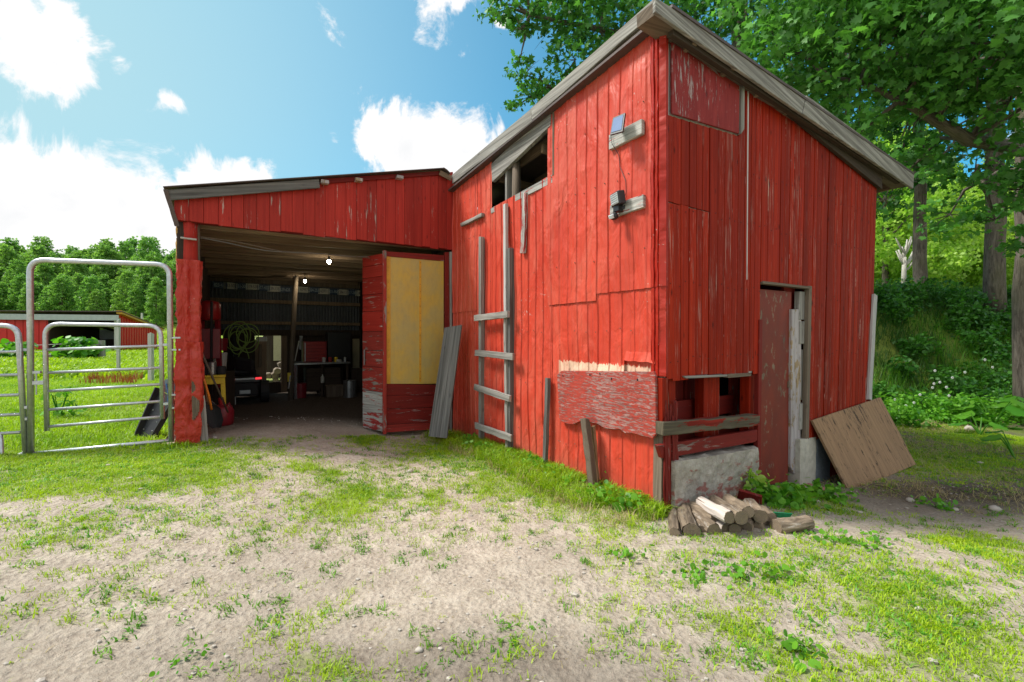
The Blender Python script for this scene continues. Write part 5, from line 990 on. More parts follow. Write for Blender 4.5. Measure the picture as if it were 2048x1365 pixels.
tag(mb.build('gravel', M['stone'], base=(0, 3, 0)), kind='stuff')
# ---------------------------------------------------------------- far shed and pasture fence
M['far_red'] = plain('far_red', (.60, .02, .02), .45, scale=3, var=.1); M['far_grey'] = plain('far_grey', (.42, .45, .48), .7)
fz = .25; S0 = at(237, 705, 34); S0.z = 0; u_s = Vector((.955, .296, 0)).normalized(); n_s = Vector((u_s.y, -u_s.x, 0)); FS = Face(S0.xy, u_s, n_s); FSR = Face(S0.xy, -n_s, u_s)
fs = thing('far_shelter', S0 + Vector((0, 0, fz)), 'long low red run-in shelter with open bay across the pasture', 'shelter')
s_l = FS.px(-120, 700)[0]; s_o = FS.px(97, 700)[0]; zt = FS.px(150, 636)[1]; n_p = 0; s = s_l; rw = .45
while s < s_o - .01:
    e = min(s + rw, s_o); MB().rect(FS, s + .02, e - .02, .0, zt, -.03, .03).build('wall_panel', M['far_red'], fs); s = e
MB().rect(FS, s_l, s_o, .0, zt, -.06, -.03).build('wall_panel', M['far_red'], fs)
MB().rect(FS, s_l - .2, .15, FS.px(150, 641)[1], FS.px(150, 630)[1], .3, .36).build('fascia_board', M['far_grey'], fs)
MB().rect(FS, -.2, .05, 0, zt, -.2, .15).build('corner_post', M['white_old'], fs)
DS = 7.; zr = CAMZ - (662 - HY) / F * 41
q_ = FSR.px(314, 660); DS = q_[0]
MB().prism(FSR, [(0, 0), (DS, 0), (DS, q_[1]), (0, zt + .3)], -.05, 0).build('end_wall', M['far_red'], fs)
for k in range(1, 16): a_ = DS * k / 16; MB().rect(FSR, a_ - .03, a_ + .03, 0, zt + .25 + (q_[1] - zt - .3) * k / 16, 0, .04).build('wall_rib', M['far_red'], fs)
MB().prism(FSR, [(-.3, zt + .32), (DS + .5, q_[1] - .08), (DS + .5, q_[1] + .14), (-.3, zt + .58)], .0, .35).build('rake_trim', M['yellow_edge'], fs)
mb = MB(); Pq = [FS.w(s_l - .3, zt + .4, .4), FSR.w(-.4, zt + .5, .4), FSR.w(DS + .5, q_[1] + .1, .4), FS.w(s_l - .3, q_[1] + .1, -DS - .5)]; mb.face(Pq, [(0, 0), (9, 0), (9, 9), (0, 9)]); mb.build('roof', M['roofing'], fs, solid=.06)
MB().rect(FS, s_l, 0, 0, q_[1], -DS, -DS + .05).build('rear_wall', M['far_grey'], fs); MB().rect(FS, s_o - .05, s_o + .05, 0, zt, -DS, 0).build('partition_wall', M['dark_wood'], fs); MB().rect(FS, s_l, 0, 0, 1.2, -DS + .06, -DS + .14).build('kick_board', M['dark_wood'], fs)
for k in range(8): MB().beam(FS.w(s_o + .5 + k * 1.1 - .5, zt + .1, .2) if s_o + k * 1.1 < 0 else FS.w(-.2, zt + .1, .2), FS.w(min(s_o + k * 1.1, -.2), q_[1] - .1, -DS), .1, .2).build('rafter', M['dark_wood'], fs)
MB().beam(FS.w((s_o) / 2, 0, -DS + .3), FS.w((s_o) / 2, q_[1], -DS + .3), .3, .3, (0, 1, 0)).build('inner_post', M['rafter'], fs)
def fpost(x, yb, yt, r_, m_, lb, sq=False):
    Z = (CAMZ - .2) * F / (yb - HY); p_ = at(x, yb, Z); g_ = ghf(p_.x, p_.y); t_ = at(x, yt, Z); p_.z = g_ - .1
    mb = MB(); mb.beam(p_, t_, r_ * 1.8, r_ * 1.8, (0, 1, 0), 3, .01) if sq else mb.tube([p_, (p_ + t_) / 2, t_], [r_ * 1.1, r_, r_], 8, True, .1)
    o = mb.build('fence_post', M[m_]); tag(o, lb, 'fence post', 'pasture fence posts'); return t_
f1 = fpost(138, 722, 684, .11, 'grey', 'short leaning grey post left of the leafy bush in the pasture'); f2 = fpost(203, 722, 681, .15, 'grey', 'thick round grey post right of the leafy bush in the pasture')
fpost(237, 753, 641, .04, 'white_old', 'tall pale post in line with the shelter corner', True); fpost(302, 764, 667, .055, 'white_old', 'white square post in front of the shelter end wall', True)
fpost(15, 716, 683, .1, 'grey', 'leaning dark post by the yellow-flowered weeds'); 
for x, y in ((284, 634), (336, 628)): p_ = at(x, y + 6, 60); tag(MB().tube([p_ - Vector((0, 0, .5)), p_ + Vector((0, 0, .9))], .12, 6).build('fence_post', M['white_old']), 'distant thin post %s on the hill edge' % ('left of the gate arch top corner' if x < 300 else 'right beside the arch upright'), 'fence post', 'pasture fence posts')
for za, lb in ((.0, 'upper wire strung between the pasture posts'), (.35, 'middle wire strung between the pasture posts'), (.7, 'low wire strung between the pasture posts')):
    a_ = f1 - Vector((0, 0, .1 + za)); b_ = f2 - Vector((0, 0, .1 + za)); tag(MB().tube([a_ + (a_ - b_) * 4, a_, b_], .012, 4).build('fence_wire', M['white_old']), lb, 'wire')
tag(MB().beam(at(98, 712, 22), at(136, 700, 23), .15, .12).build('brace_rail', M['grey']), 'slanted grey brace rail running down left from the leaning post', 'rail'); tag(MB().beam(at(138, 704, 23), at(200, 690, 23), .12, .12).build('brace_rail', M['grey']), 'slanted rail between the two round pasture posts', 'rail')
# ---------------------------------------------------------------- vegetation
def np_mesh(name, V, faces_n, uv=None, attr=None, m=None, parent=None, loc=(0, 0, 0), smooth=False):
    """V (N,k,3) vertices of N copies; faces_n list of index tuples inside one copy"""
    Nn, k = V.shape[:2]; V = V - np.array(loc); me = bpy.data.meshes.new(name); me.vertices.add(Nn * k); me.vertices.foreach_set('co', V.astype(np.float32).ravel())
    li = []; 
    off = (np.arange(Nn) * k)[:, None]; per = np.concatenate([np.array(f) for f in faces_n]); loops = (off + per[None, :]).astype(np.int32).ravel()
    sizes = np.array([len(f) for f in faces_n]); starts_in = np.concatenate([[0], np.cumsum(sizes)[:-1]]); tot = len(per)
    starts = ((np.arange(Nn) * tot)[:, None] + starts_in[None, :]).astype(np.int32).ravel()
    me.loops.add(len(loops)); me.loops.foreach_set('vertex_index', loops); me.polygons.add(len(starts)); me.polygons.foreach_set('loop_start', starts); me.polygons.foreach_set('loop_total', np.tile(sizes, Nn).astype(np.int32))
    me.update(calc_edges=True)
    if attr is not None: a_ = me.attributes.new('v', 'FLOAT', 'POINT'); a_.data.foreach_set('value', np.repeat(attr, k).astype(np.float32) if attr.size == Nn else attr.astype(np.float32).ravel())
    if m: me.materials.append(m)
    o = bpy.data.objects.new(name, me); o.location = loc; C.objects.link(o)
    if parent is not None: o.parent = parent; o.location = Vector(loc) - parent.location
    return o
def blades(P, H, Wd, lean, seed):
    """P (N,3) root points -> curved blades (N,5,3)"""
    r = np.random.default_rng(seed); n = len(P); az = r.uniform(0, 6.283, n); az2 = az + r.uniform(-.6, .6, n); side = np.stack([-np.sin(az), np.cos(az), np.zeros(n)], -1) * (Wd / 2)[:, None]
    dr = np.stack([np.cos(az2), np.sin(az2), np.zeros(n)], -1); up = np.array([0, 0, 1.])
    mid = P + up * (H * .6)[:, None] + dr * (H * lean * .3)[:, None]; tip = P + up * (H * (1 - .25 * lean))[:, None] + dr * (H * lean)[:, None]
    return np.stack([P - side, P + side, mid + side * .8, mid - side * .8, tip], 1)
BF = [(0, 1, 2, 3), (3, 2, 4)]
def scatter(n, x0, x1, y0, y1, f, seed, lo=0.): 
    r = np.random.default_rng(seed); x = r.uniform(x0, x1, n); y = r.uniform(y0, y1, n); d = f(x, y); k = r.uniform(lo, 1, n) < d; return x[k], y[k], d[k]
def tufts(name, x, y, nb, spread, hmin, hmax, wd, lean, m, seed, label=None, base=(0, 3, 0)):
    r = np.random.default_rng(seed); n = len(x); X_ = (x[:, None] + r.normal(0, spread, (n, nb))).ravel(); Y_ = (y[:, None] + r.normal(0, spread, (n, nb))).ravel(); hs = np.repeat(r.uniform(.6, 1.25, n), nb)
    k = ~(inside(X_, Y_) > .5); X_, Y_, hs = X_[k], Y_[k], hs[k]; P = np.stack([X_, Y_, gh(X_, Y_) - .003], -1); H = r.uniform(hmin, hmax, len(X_)) * hs; W_ = np.full(len(X_), wd) * r.uniform(.6, 1.3, len(X_)); le = r.uniform(lean * .3, lean * 1.3, len(X_))
    v = np.clip(np.repeat(r.uniform(0, 1, n), nb)[k] * .6 + fbm(X_ * 1.3, Y_ * 1.3, 3) * 1.0 - .3 + r.uniform(-.15, .15, len(X_)), 0, 1)
    V = blades(P, H, W_, le, seed + 1); o = np_mesh(name, V, BF, attr=v, m=M[m], loc=base); tag(o, kind='stuff'); return o
yard = lambda x, y: np.clip(dens(x, y), 0, 1) ** 1.3
x, y, d = scatter(120000, -7.5, 8.5, 1.0, 8.5, lambda a, b: yard(a, b) * np.clip(1.2 - b / 40, 0, 1), 1); tufts('lawn_grass', x, y, 10, .024, .014, .045, .005, 1.1, 'grass', 2)
# sprigs on the bare dirt
x, y, d = scatter(5200, -6, 7, .9, 7.5, lambda a, b: (.12 + .95 * (fbm(a * 3.2 + 3, b * 3.2, 3) > .54)) * (1 - inside(a, b)), 3); tufts('dirt_sprigs', x, y, 16, .024, .012, .042, .0075, 1.3, 'sprig', 4)
x, y, d = scatter(9000, -6, 7, .9, 7.5, lambda a, b: .35 * (fbm(a * 2.6 + 3, b * 2.6, 3) > .5) * (1 - inside(a, b)), 33); tufts('dirt_grass', x, y, 7, .014, .008, .026, .004, 1.4, 'grass', 34)
x, y, d = scatter(26000, -7.5, 8.5, 1.0, 8.5, lambda a, b: yard(a, b) * (fbm(a * 1.1 + 20, b * 1.1, 3) > .5), 61); tufts('clover_patches', x, y, 10, .03, .01, .035, .009, 1.6, 'weed', 62)
r_ = np.random.default_rng(71); xx = r_.uniform(-6, 7, 5200); yy = r_.uniform(1.0, 7.5, 5200); tufts('dead_grass', xx, yy, 2, .03, .006, .016, .0035, 3.6, 'straw', 72)
# longer grass hugging the metal wall and the gate
def wallband(n, s0, s1, d0, d1, fr, seed):
    r = np.random.default_rng(seed); s_ = r.uniform(s0, s1, n); dd = d0 + (d1 - d0) * r.uniform(0, 1, n) ** 1.6; return fr.o.x + fr.u.x * s_ + fr.n.x * dd, fr.o.y + fr.u.y * s_ + fr.n.y * dd
x, y = wallband(3600, -.05, LB * .98, .02, .5, FL, 5); k = fbm(x * 3, y * 3, 3) > .42; tufts('wall_grass', x[k], y[k], 9, .025, .05, .15, .006, 1.1, 'grass', 6)
x, y = wallband(700, -.05, LB * .98, .02, .6, FL, 55); tufts('dry_grass', x, y, 8, .03, .04, .13, .004, 1.4, 'straw', 56)
x, y, d = scatter(5200, 3.2, 8.5, 4.2, 9.0, lambda a, b: (fbm(a * 2, b * 2, 3) > .5) * .8 * (1 - inside(a, b)), 57); tufts('mown_straw', x, y, 4, .04, .05, .12, .004, 2.6, 'straw', 58)
# pasture beyond the gate
x, y, d = scatter(60000, -16, -3.2, 5.2, 16, lambda a, b: (a < -.66 * b - .3) * (.5 + .6 * fbm(a, b, 3)), 7); tufts('pasture_grass', x, y, 7, .05, .035, .10, .009, .9, 'grass', 8)
r_ = np.random.default_rng(9); yy = 14 + 70 * r_.uniform(0, 1, 30000) ** 1.5; xx = yy * r_.uniform(-1.35, -.62, 30000); tufts('pasture_far_grass', xx, yy, 6, .35, .10, .30, .07, .8, 'grass', 10)
x, y, d = scatter(260, -12.4, -9.2, 12.0, 13.2, lambda a, b: (fbm(a * 1.5, b * 1.5, 2) > .45) * (a < -.78 * b), 12); tufts('red_sorrel', x, y, 7, .06, .15, .35, .012, .4, 'redweed', 13)
# bank of long grass under the maples
bk = lambda a, b: sstep(-.3, .5, -.1 * (a - 7.6) + .995 * (b - 9.4)) * (a > .60 * b) * (a < 1.35 * b + 1)
x, y, d = scatter(30000, 4, 26, 8.6, 22, lambda a, b: bk(a, b) * (.15 + 1.6 * (fbm(a * 1.3, b * 1.3, 4) - .25)), 14); tufts('bank_grass', x, y, 8, .09, .12, .60, .011, 1.1, 'grass_shaded', 15)
rb2 = random.Random(41)
for i in range(58):
    px_ = rb2.uniform(1750, 2130); Z = rb2.uniform(9.3, 13.2); x_ = (px_ - 1024) / F * Z
    globals().setdefault('BS', []).append(((x_, Z, ghf(x_, Z)), rb2.uniform(.2, .5), rb2.uniform(.2, .5), i))
x, y, d = scatter(5000, 4, 16, 8.2, 12, lambda a, b: bk(a, b) * .6 * (fbm(a, b, 3) > .45), 16); tufts('bank_seed_grass', x, y, 5, .06, .4, .8, .006, 1., 'weed', 17)
def leafshape(kind):
    if kind == 'maple':
        pts = [(0, 0), (.22, -.05), (.50, .10), (.30, .28), (.55, .55), (.24, .52), (0, 1.), (-.24, .52), (-.55, .55), (-.30, .28), (-.50, .10), (-.22, -.05)]
        V = np.array([(a_, b_, -.18 * abs(a_) - .12 * b_ * b_) for a_, b_ in pts] + [(0, .4, .0)]); c = 12; Fs = [(c, i, (i + 1) % 12) for i in range(12)]
        Fs = [(0, 1, 2, 3), (0, 3, 4, 5), (0, 5, 6, 7), (0, 7, 8, 9), (0, 9, 10, 11)]; return V[:12], Fs
    if kind == 'round': pts = [(0, 0), (.35, .1), (.48, .45), (.3, .8), (0, 1), (-.3, .8), (-.48, .45), (-.35, .1)]; V = np.array([(a_, b_, -.25 * abs(a_) + .05 - .3 * b_ * b_) for a_, b_ in pts]); return V, [(0, 1, 2, 3, 4), (0, 4, 5, 6, 7)]
    if kind == 'quad': V = np.array([(0, 0, 0), (.4, .5, .06), (0, 1, -.1), (-.4, .5, .06)]); return V, [(0, 1, 2, 3)]
def leaves(name, P, size, kind, m, seed, parent=None, loc=(0, 0, 0), flat=.6, stretch=1., out=None, vv=None):
    r = np.random.default_rng(seed); n = len(P); V0, Fs = leafshape(kind); n = len(P); az = r.uniform(0, 6.283, n) if out is None else np.arctan2(out[:, 1], out[:, 0]) + r.normal(0, .6, n) - 1.5708
    til = r.normal(-.35, flat, n); rol = r.normal(0, flat, n); sz = size * r.uniform(.45, 1.4, n)
    v = V0[None] * sz[:, None, None]; v = v * np.array([1, stretch, 1])
    cx, sx = np.cos(til)[:, None], np.sin(til)[:, None]; y_ = v[..., 1] * cx - v[..., 2] * sx; z_ = v[..., 1] * sx + v[..., 2] * cx
    cr, sr = np.cos(rol)[:, None], np.sin(rol)[:, None]; x_ = v[..., 0] * cr + z_ * sr; z_ = -v[..., 0] * sr + z_ * cr
    ca, sa = np.cos(az)[:, None], np.sin(az)[:, None]; X_ = x_ * ca - y_ * sa; Y_ = x_ * sa + y_ * ca
    V = np.stack([X_, Y_, z_], -1) + P[:, None, :]; a_ = r.uniform(0, 1, n) if vv is None else np.clip(vv + r.normal(0, .15, n), 0, 1)
    return np_mesh(name, V, Fs, attr=a_, m=M[m], parent=parent, loc=loc)
def clumps(centers, radii, n_per_m2, seed, shell=.75, sub=.0, per=None):
    """points for leaves in sprays grouped on the outside and inside of ellipsoid clumps"""
    r = np.random.default_rng(seed); out_ = []; 
    for (c, rad) in zip(centers, radii):
        rad = np.array(rad if hasattr(rad, '__len__') else (rad, rad, rad * .75)); n = int(n_per_m2 * 4 * np.pi * (rad.prod() ** (2 / 3)));
        ns = max(3, n // 14); d = r.normal(0, 1, (ns, 3)); d /= np.linalg.norm(d, axis=1)[:, None]; rr = r.uniform(shell, 1.08, (ns, 1)); s_ = np.array(c) + d * rr * rad
        p = np.repeat(s_, 14, 0) + r.normal(0, 1, (ns * 14, 3)) * (.13 * rad.mean() + .06) * np.array([1, 1, .45]); out_.append(p)
    return np.concatenate(out_)
# big maples
def limb(mb, pts, r0, r1, seed=1, seg=9): 
    pts = [Vector(p_) for p_ in pts]; n = 12; P_ = []; rr = random.Random(seed)
    for i in range(n + 1):
        t = i / n * (len(pts) - 1); k = min(int(t), len(pts) - 2); f_ = t - k; p_ = pts[k] * (1 - f_) + pts[k + 1] * f_; P_.append(p_ + Vector((rr.uniform(-1, 1), rr.uniform(-1, 1), rr.uniform(-1, 1))) * .12 * min(r0, .25))
    mb.tube(P_, [r0 + (r1 - r0) * i / n for i in range(n + 1)], seg, True, .1, seed); return mb
def maple(label, root, trunk, r0, limbs, cl, seed, dens_=26, size=.13, m='maple', group='maple trees on the bank right of the shed', lim_m='bark'):
    root = Vector(root); o = thing('maple_tree', root, label, 'tree', group)
    mb = MB(); limb(mb, trunk, r0, r0 * .55, seed, 14); 
    for k in range(6): a_ = k * 1.05 + seed; mb.tube([Vector(trunk[0]) + Vector((math.cos(a_) * r0 * 2.0, math.sin(a_) * r0 * 2.0, -.1)), Vector(trunk[0]) + Vector((math.cos(a_) * r0 * .8, math.sin(a_) * r0 * .8, .22)), Vector(trunk[0]) + Vector((0, 0, .7))], [r0 * .12, r0 * .2, r0 * .3], 7)
    mb.build('trunk', M[lim_m], o, smooth=True)
    for i, (pts, a_, b_) in enumerate(limbs): mb = MB(); limb(mb, pts, a_, b_, seed + i + 5); mb.build('limb', M[lim_m], o, smooth=True)
    # twigs into every clump
    mb = MB(); rr = random.Random(seed)
    nodes = [Vector(p_) for pts, _, _ in limbs for p_ in pts[1:]] + [Vector(trunk[-1]), Vector(trunk[-2])]
    for c, rad in cl:
        c = Vector(c); q = min(nodes, key=lambda p_: (p_ - c).length); mb.tube([q, (q + c) / 2 + Vector((0, 0, rr.uniform(-.1, .3))), c], [.045, .03, .012], 5); R0 = rad if not hasattr(rad, '__len__') else rad[0]
        for k in range(7): e = c + Vector((rr.uniform(-1, 1), rr.uniform(-1, 1), rr.uniform(-.7, .7))) * R0 * .9; mb.tube([c, (c + e) / 2 + Vector((0, 0, .05)), e], [.012, .008, .003], 4)
    tag(mb.build('twigs', M[lim_m], o), kind='stuff')
    P = clumps([c for c, _ in cl], [r for _, r in cl], dens_, seed); vv = np.repeat(np.random.default_rng(seed).beta(1.1, 1.6, len(P) // 14 + 1), 14)[:len(P)]; tag(leaves('crown', P, size, 'maple', m, seed + 2, parent=o, loc=tuple(root), vv=vv, flat=.75), kind='stuff'); return o
def C3(px, py, Z, r, ry=None): p_ = at(px, py, Z); return (tuple(p_), (r, r if ry is None else ry, r * .72))
# tree 1: near maple at the right edge
T1 = at(2060, 810, 9.0); T1.z = ghf(T1.x, T1.y) - .1
cl = [C3(*a_) for a_ in ((1650, 60, 7.6, .9), (1560, 110, 8.2, .7), (1760, 90, 7.2, 1.0), (1720, 200, 7.8, .75), (1850, 60, 6.8, 1.0), (1960, 90, 6.6, 1.0), (2050, 60, 6.4, 1.1), (1900, 175, 7.4, .6), (2020, 205, 7.0, .55), (1640, 170, 8.2, .55),
     (1720, 265, 7.6, .35), (1950, 345, 8.2, .35), (2045, 380, 7.6, .45), (1830, 330, 8.6, .5), (1700, -40, 7.2, 1.1), (1850, -90, 6.8, 1.2), (2000, -100, 6.4, 1.3), (2150, 150, 6.6, 1.2), (2200, 330, 7.2, 1.1), (1560, -30, 8.0, .9), (2090, 480, 8.0, .5), (1900, 430, 9.0, .45), (1990, 440, 8.6, .4), (2250, -100, 7, 1.5))]
t1 = [T1, at(2062, 640, 9.0), at(2058, 420, 9.1), at(2060, 200, 9.2), at(2040, 0, 9.3), at(2050, -300, 9.6)]
maple('largest rough-barked maple at the right edge with a long low limb', T1, t1, .25, [([at(2052, 300, 9.0), at(2000, 292, 8.2), at(1940, 280, 7.5), at(1870, 240, 7.4), at(1800, 200, 7.3), at(1720, 165, 7.4), at(1650, 150, 7.6)], .13, .015), ([at(2050, 120, 9.2), at(1950, 130, 8.4), at(1850, 75, 7.8), at(1740, 60, 7.6)], .13, .05), ([at(2040, 345, 9.1), at(2000, 345, 8.7), at(1960, 362, 8.4)], .08, .03), ([at(2046, 0, 9.3), at(1900, -90, 8.0), at(1700, -60, 7.4)], .15, .05), ([at(2060, 200, 9.2), at(2180, 150, 8), at(2250, -50, 7.2)], .15, .06)], cl, 3, 95, .115)
# tree 2: thick straight trunk behind
T2 = at(1991, 592, 12.5); T2.z = ghf(T2.x, T2.y) - .1
cl = [C3(*a_) for a_ in ((1950, 120, 12.5, 1.6), (1830, 90, 13.0, 1.5), (2060, 180, 12, 1.3), (1720, 60, 13.5, 1.4), (1880, 270, 12.5, .9), (2040, 60, 12, 1.4), (1800, 220, 13, 1.1), (1940, -40, 12.5, 2.), (2060, 300, 12, .9), (1860, 340, 12.6, .6), (2150, 100, 12, 1.8))]
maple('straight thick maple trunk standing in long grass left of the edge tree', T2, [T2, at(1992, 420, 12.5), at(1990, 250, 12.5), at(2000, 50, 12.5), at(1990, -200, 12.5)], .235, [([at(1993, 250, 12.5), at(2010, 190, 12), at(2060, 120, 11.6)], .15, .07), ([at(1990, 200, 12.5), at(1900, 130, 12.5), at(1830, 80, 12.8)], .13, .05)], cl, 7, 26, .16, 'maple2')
# tree 3: thinner trunk nearer the shed end
T3 = at(1841, 602, 14.5); T3.z = ghf(T3.x, T3.y) - .1
cl = [C3(*a_) for a_ in ((1840, 330, 14.3, 1.2), (1780, 260, 14.8, 1.3), (1700, 170, 15.2, 1.5), (1900, 300, 14, .8), (1840, 180, 14.5, 1.4), (1770, 400, 14.2, .7), (1620, 80, 15.5, 1.5), (1780, 60, 15, 1.7), (1900, 100, 14.5, 1.4), (1780, 340, 14.2, .8))]
maple('slimmer dark maple trunk between the shed end and the thick trunk', T3, [T3, at(1840, 430, 14.5), at(1838, 200, 14.5), at(1840, 0, 14.5)], .19, [([at(1838, 150, 14.5), at(1800, 90, 14.5), at(1720, 60, 15)], .12, .05)], cl, 12, 24, .17, 'maple2')
# tree 4: maple behind the shed, seen over its roof
T4 = Vector((6.6, 13.2, 0)); T4.z = ghf(T4.x, T4.y) - .1
cl = [C3(*a_) for a_ in ((1010, 10, 12, .55), (985, 30, 12, .35), (1060, 20, 12, .6), (1040, 60, 11.8, .35), (1120, 40, 12, .8), (1190, 60, 12, .9), (1150, 120, 12, .7), (1050, 150, 12, .42), (1060, 195, 12, .4), (1085, 175, 12, .5), (1120, 190, 12.2, .6), (1220, 140, 12.2, .8), (1260, 60, 12, .9), (1330, 0, 12, 1.0), (1140, -30, 12, 1.), (1050, -50, 12, .8), (1230, -60, 12, 1.2), (1400, 30, 12.4, 1.2), (1480, 60, 12.6, 1.2), (1560, 120, 12.6, 1.1), (1500, -40, 12.5, 1.5), (1620, 200, 12.8, 1.0), (1690, 250, 13, .8), (1640, 40, 13, 1.3), (1320, 150, 13, 1.0), (1440, 180, 13, 1.0), (1040, 118, 12, .2), (1130, 240, 12.4, .5), (1030, 215, 12, .22))]
maple('maple crown rising over the shed roof with drooping left sprays', T4, [T4, at(1500, 300, 13.2), at(1480, 100, 13), at(1470, -200, 13)], .33, [([at(1495, 200, 13.2), at(1350, 100, 12.6), at(1200, 60, 12.2), at(1060, 30, 12)], .16, .04), ([at(1490, 260, 13.2), at(1300, 200, 12.6), at(1120, 190, 12.2)], .13, .03), ([at(1480, 100, 13), at(1620, 40, 13), at(1700, 100, 13)], .13, .05)], cl, 17, 75, .125, 'maple')
# pale broken birch
bt = at(1807, 592, 17.); bt.z = ghf(bt.x, bt.y); o = thing('broken_birch', bt, 'pale bare broken birch stem with stubby forked top beside the slim maple', 'tree'); 
MB().tube([bt, at(1808, 545, 17), at(1809, 515, 17)], [.085, .075, .06], 9, True, .06).build('trunk', M['barkl'], o, smooth=True)
rb_ = random.Random(3)
for k in range(15):
    y0 = rb_.uniform(505, 545); x1 = 1809 + rb_.uniform(-18, 19) * (1 if y0 < 525 else 1.1); y1 = y0 - rb_.uniform(16, 34); MB().tube([at(1808.5, y0, 17), at((1808 + x1) / 2 + 1, (y0 + y1) / 2 + 3, 17), at(x1, y1, 17 + rb_.uniform(-.2, .2))], [.045, .035, rb_.uniform(.012, .03)], 6).build('limb', M['barkl'], o, smooth=True)
# sunlit shrubs and trees on the slope behind the trunks: each its own
random.seed(77)
def proto_tree(name, h, rad, nl, ls, m, seed, label, cat, group, ncl=16, tr=.12, kind='quad', fill=.75):
    o = thing(name, (0, 0, 0), label, cat, group); rr = random.Random(seed)
    mb = MB(); limb(mb, [(0, 0, -.3), (rr.uniform(-.2, .2), 0, h * .4), (rr.uniform(-.3, .3), 0, h * .85)], tr, tr * .35, seed, 7)
    for k in range(6): z0 = h * rr.uniform(.3, .6); a_ = rr.uniform(0, 6.28); mb.tube([(0, 0, z0), (math.cos(a_) * rad * .6, math.sin(a_) * rad * .6, z0 + h * .22)], [tr * .4, tr * .1], 5)
    mb.build('trunk', M['bark'], o, smooth=True)
    cs = []; rs_ = []
    for k in range(ncl):
        t = (k + .5) / ncl; z_ = h * (1 - fill) + h * fill * t; q = rad * math.sin(math.pi * min(1, .25 + .72 * t)) ** .8; a_ = k * 2.4 + rr.uniform(-.4, .4); cs.append((math.cos(a_) * q * .72, math.sin(a_) * q * .72, z_)); rs_.append((rad * rr.uniform(.2, .38), rad * rr.uniform(.2, .38), rad * rr.uniform(.18, .36)))
    tot = sum(4 * math.pi * (a_ * b_ * c_) ** (2 / 3) for a_, b_, c_ in rs_); P = clumps(cs, rs_, nl / tot, seed, .55); vv = np.repeat(np.random.default_rng(seed).uniform(.1, .9, len(P) // 14 + 1), 14)[:len(P)]
    tag(leaves('crown', P, ls, kind, m, seed, parent=o, flat=.9, vv=vv), kind='stuff'); return o
def place(protos, spots):
    used = set()
    for (i, p_, s_, rz_) in spots:
        o = protos[i] if i not in used else copy_tree(protos[i]); used.add(i); o.location = p_; o.scale = (s_ * random.uniform(.9, 1.1), s_, s_ * random.uniform(.9, 1.12)); o.rotation_euler = (0, 0, rz_)
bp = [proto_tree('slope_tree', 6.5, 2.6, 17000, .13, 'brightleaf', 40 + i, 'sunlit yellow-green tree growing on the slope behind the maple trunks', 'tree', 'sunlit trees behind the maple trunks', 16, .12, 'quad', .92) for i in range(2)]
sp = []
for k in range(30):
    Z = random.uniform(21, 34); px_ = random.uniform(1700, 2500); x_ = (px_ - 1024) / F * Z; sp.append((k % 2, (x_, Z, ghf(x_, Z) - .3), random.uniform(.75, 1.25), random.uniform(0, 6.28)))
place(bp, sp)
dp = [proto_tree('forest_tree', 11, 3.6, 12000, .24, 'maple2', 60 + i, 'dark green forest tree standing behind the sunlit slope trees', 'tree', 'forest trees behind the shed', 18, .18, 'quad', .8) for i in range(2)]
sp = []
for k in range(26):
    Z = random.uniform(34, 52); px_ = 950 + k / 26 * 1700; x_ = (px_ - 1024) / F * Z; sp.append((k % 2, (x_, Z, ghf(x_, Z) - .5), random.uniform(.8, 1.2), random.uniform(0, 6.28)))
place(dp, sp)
# far tree line across the pasture
fp = [proto_tree('hedgerow_tree', 15, (2.9, 3.6, 3.2, 2.5)[i], 9500, .36, 'farleaf', 80 + i, 'distant green tree in the wood beyond the pasture', 'tree', 'trees of the wood beyond the pasture', (40, 46, 34, 44)[i], .2, 'quad', .95 if i < 3 else .7) for i in range(4)]
sp = []
for row, (Z0, n_, s_) in enumerate(((84, 34, .62), (94, 40, .80), (108, 44, .98), (122, 46, 1.22))):
    for k in range(n_):
        px_ = -230 + 640 * (k + random.uniform(.1, .9)) / n_; Z = Z0 + random.uniform(-5, 5); x_ = (px_ - 1024) / F * Z
        ss = s_ * random.uniform(.68, 1.14); sp.append(((k + row) % 4, (x_, Z, ghf(x_, Z) - .6), ss, random.uniform(0, 6.28)))
for k in range(40):
    Z = random.uniform(95, 130); px_ = random.choice((random.uniform(-1500, -230), random.uniform(2300, 3400))); x_ = (px_ - 1024) / F * Z; sp.append((k % 4, (x_, Z, ghf(x_, Z) - .6), random.uniform(.8, 1.1), random.uniform(0, 6.28)))
place(fp, sp)
# leafy bushes and weeds in the pasture
def bush(name, c, rx, rz, n, size, m, label, cat, kind='round', seed=1, group=None, stems=5):
    c = Vector(c); o = thing(name, c, label, cat, group); P = clumps([(c.x, c.y, c.z + rz * .8)], [(rx, rx, rz)], n / (4 * math.pi * (rx * rx * rz) ** (2 / 3)), seed, .3); P[:, 2] = np.maximum(P[:, 2], c.z + .02)
    mb = MB(); rr = random.Random(seed)
    for k in range(stems): a_ = rr.uniform(0, 6.28); mb.tube([c, c + Vector((math.cos(a_) * rx * .6, math.sin(a_) * rx * .6, rz * 1.4))], [size * .08, size * .04], 5)
    mb.build('stem', M['weed'], o) ; tag(leaves('foliage', P, size, kind, m, seed, parent=o, loc=tuple(c), flat=.6), kind='stuff'); return o
def gpos(px, py, z=0.): p_ = gp(px, py, z); p_.z = ghf(p_.x, p_.y); return p_
def fieldpos(px, py): Z = (CAMZ - .22) * F / (py - HY); p_ = at(px, py, Z); p_.z = ghf(p_.x, p_.y); return p_
bush('pasture_bush', fieldpos(162, 722), .85, .75, 380, .28, 'weed', 'leafy bush with lime-green top between the pasture posts', 'bush', seed=3)
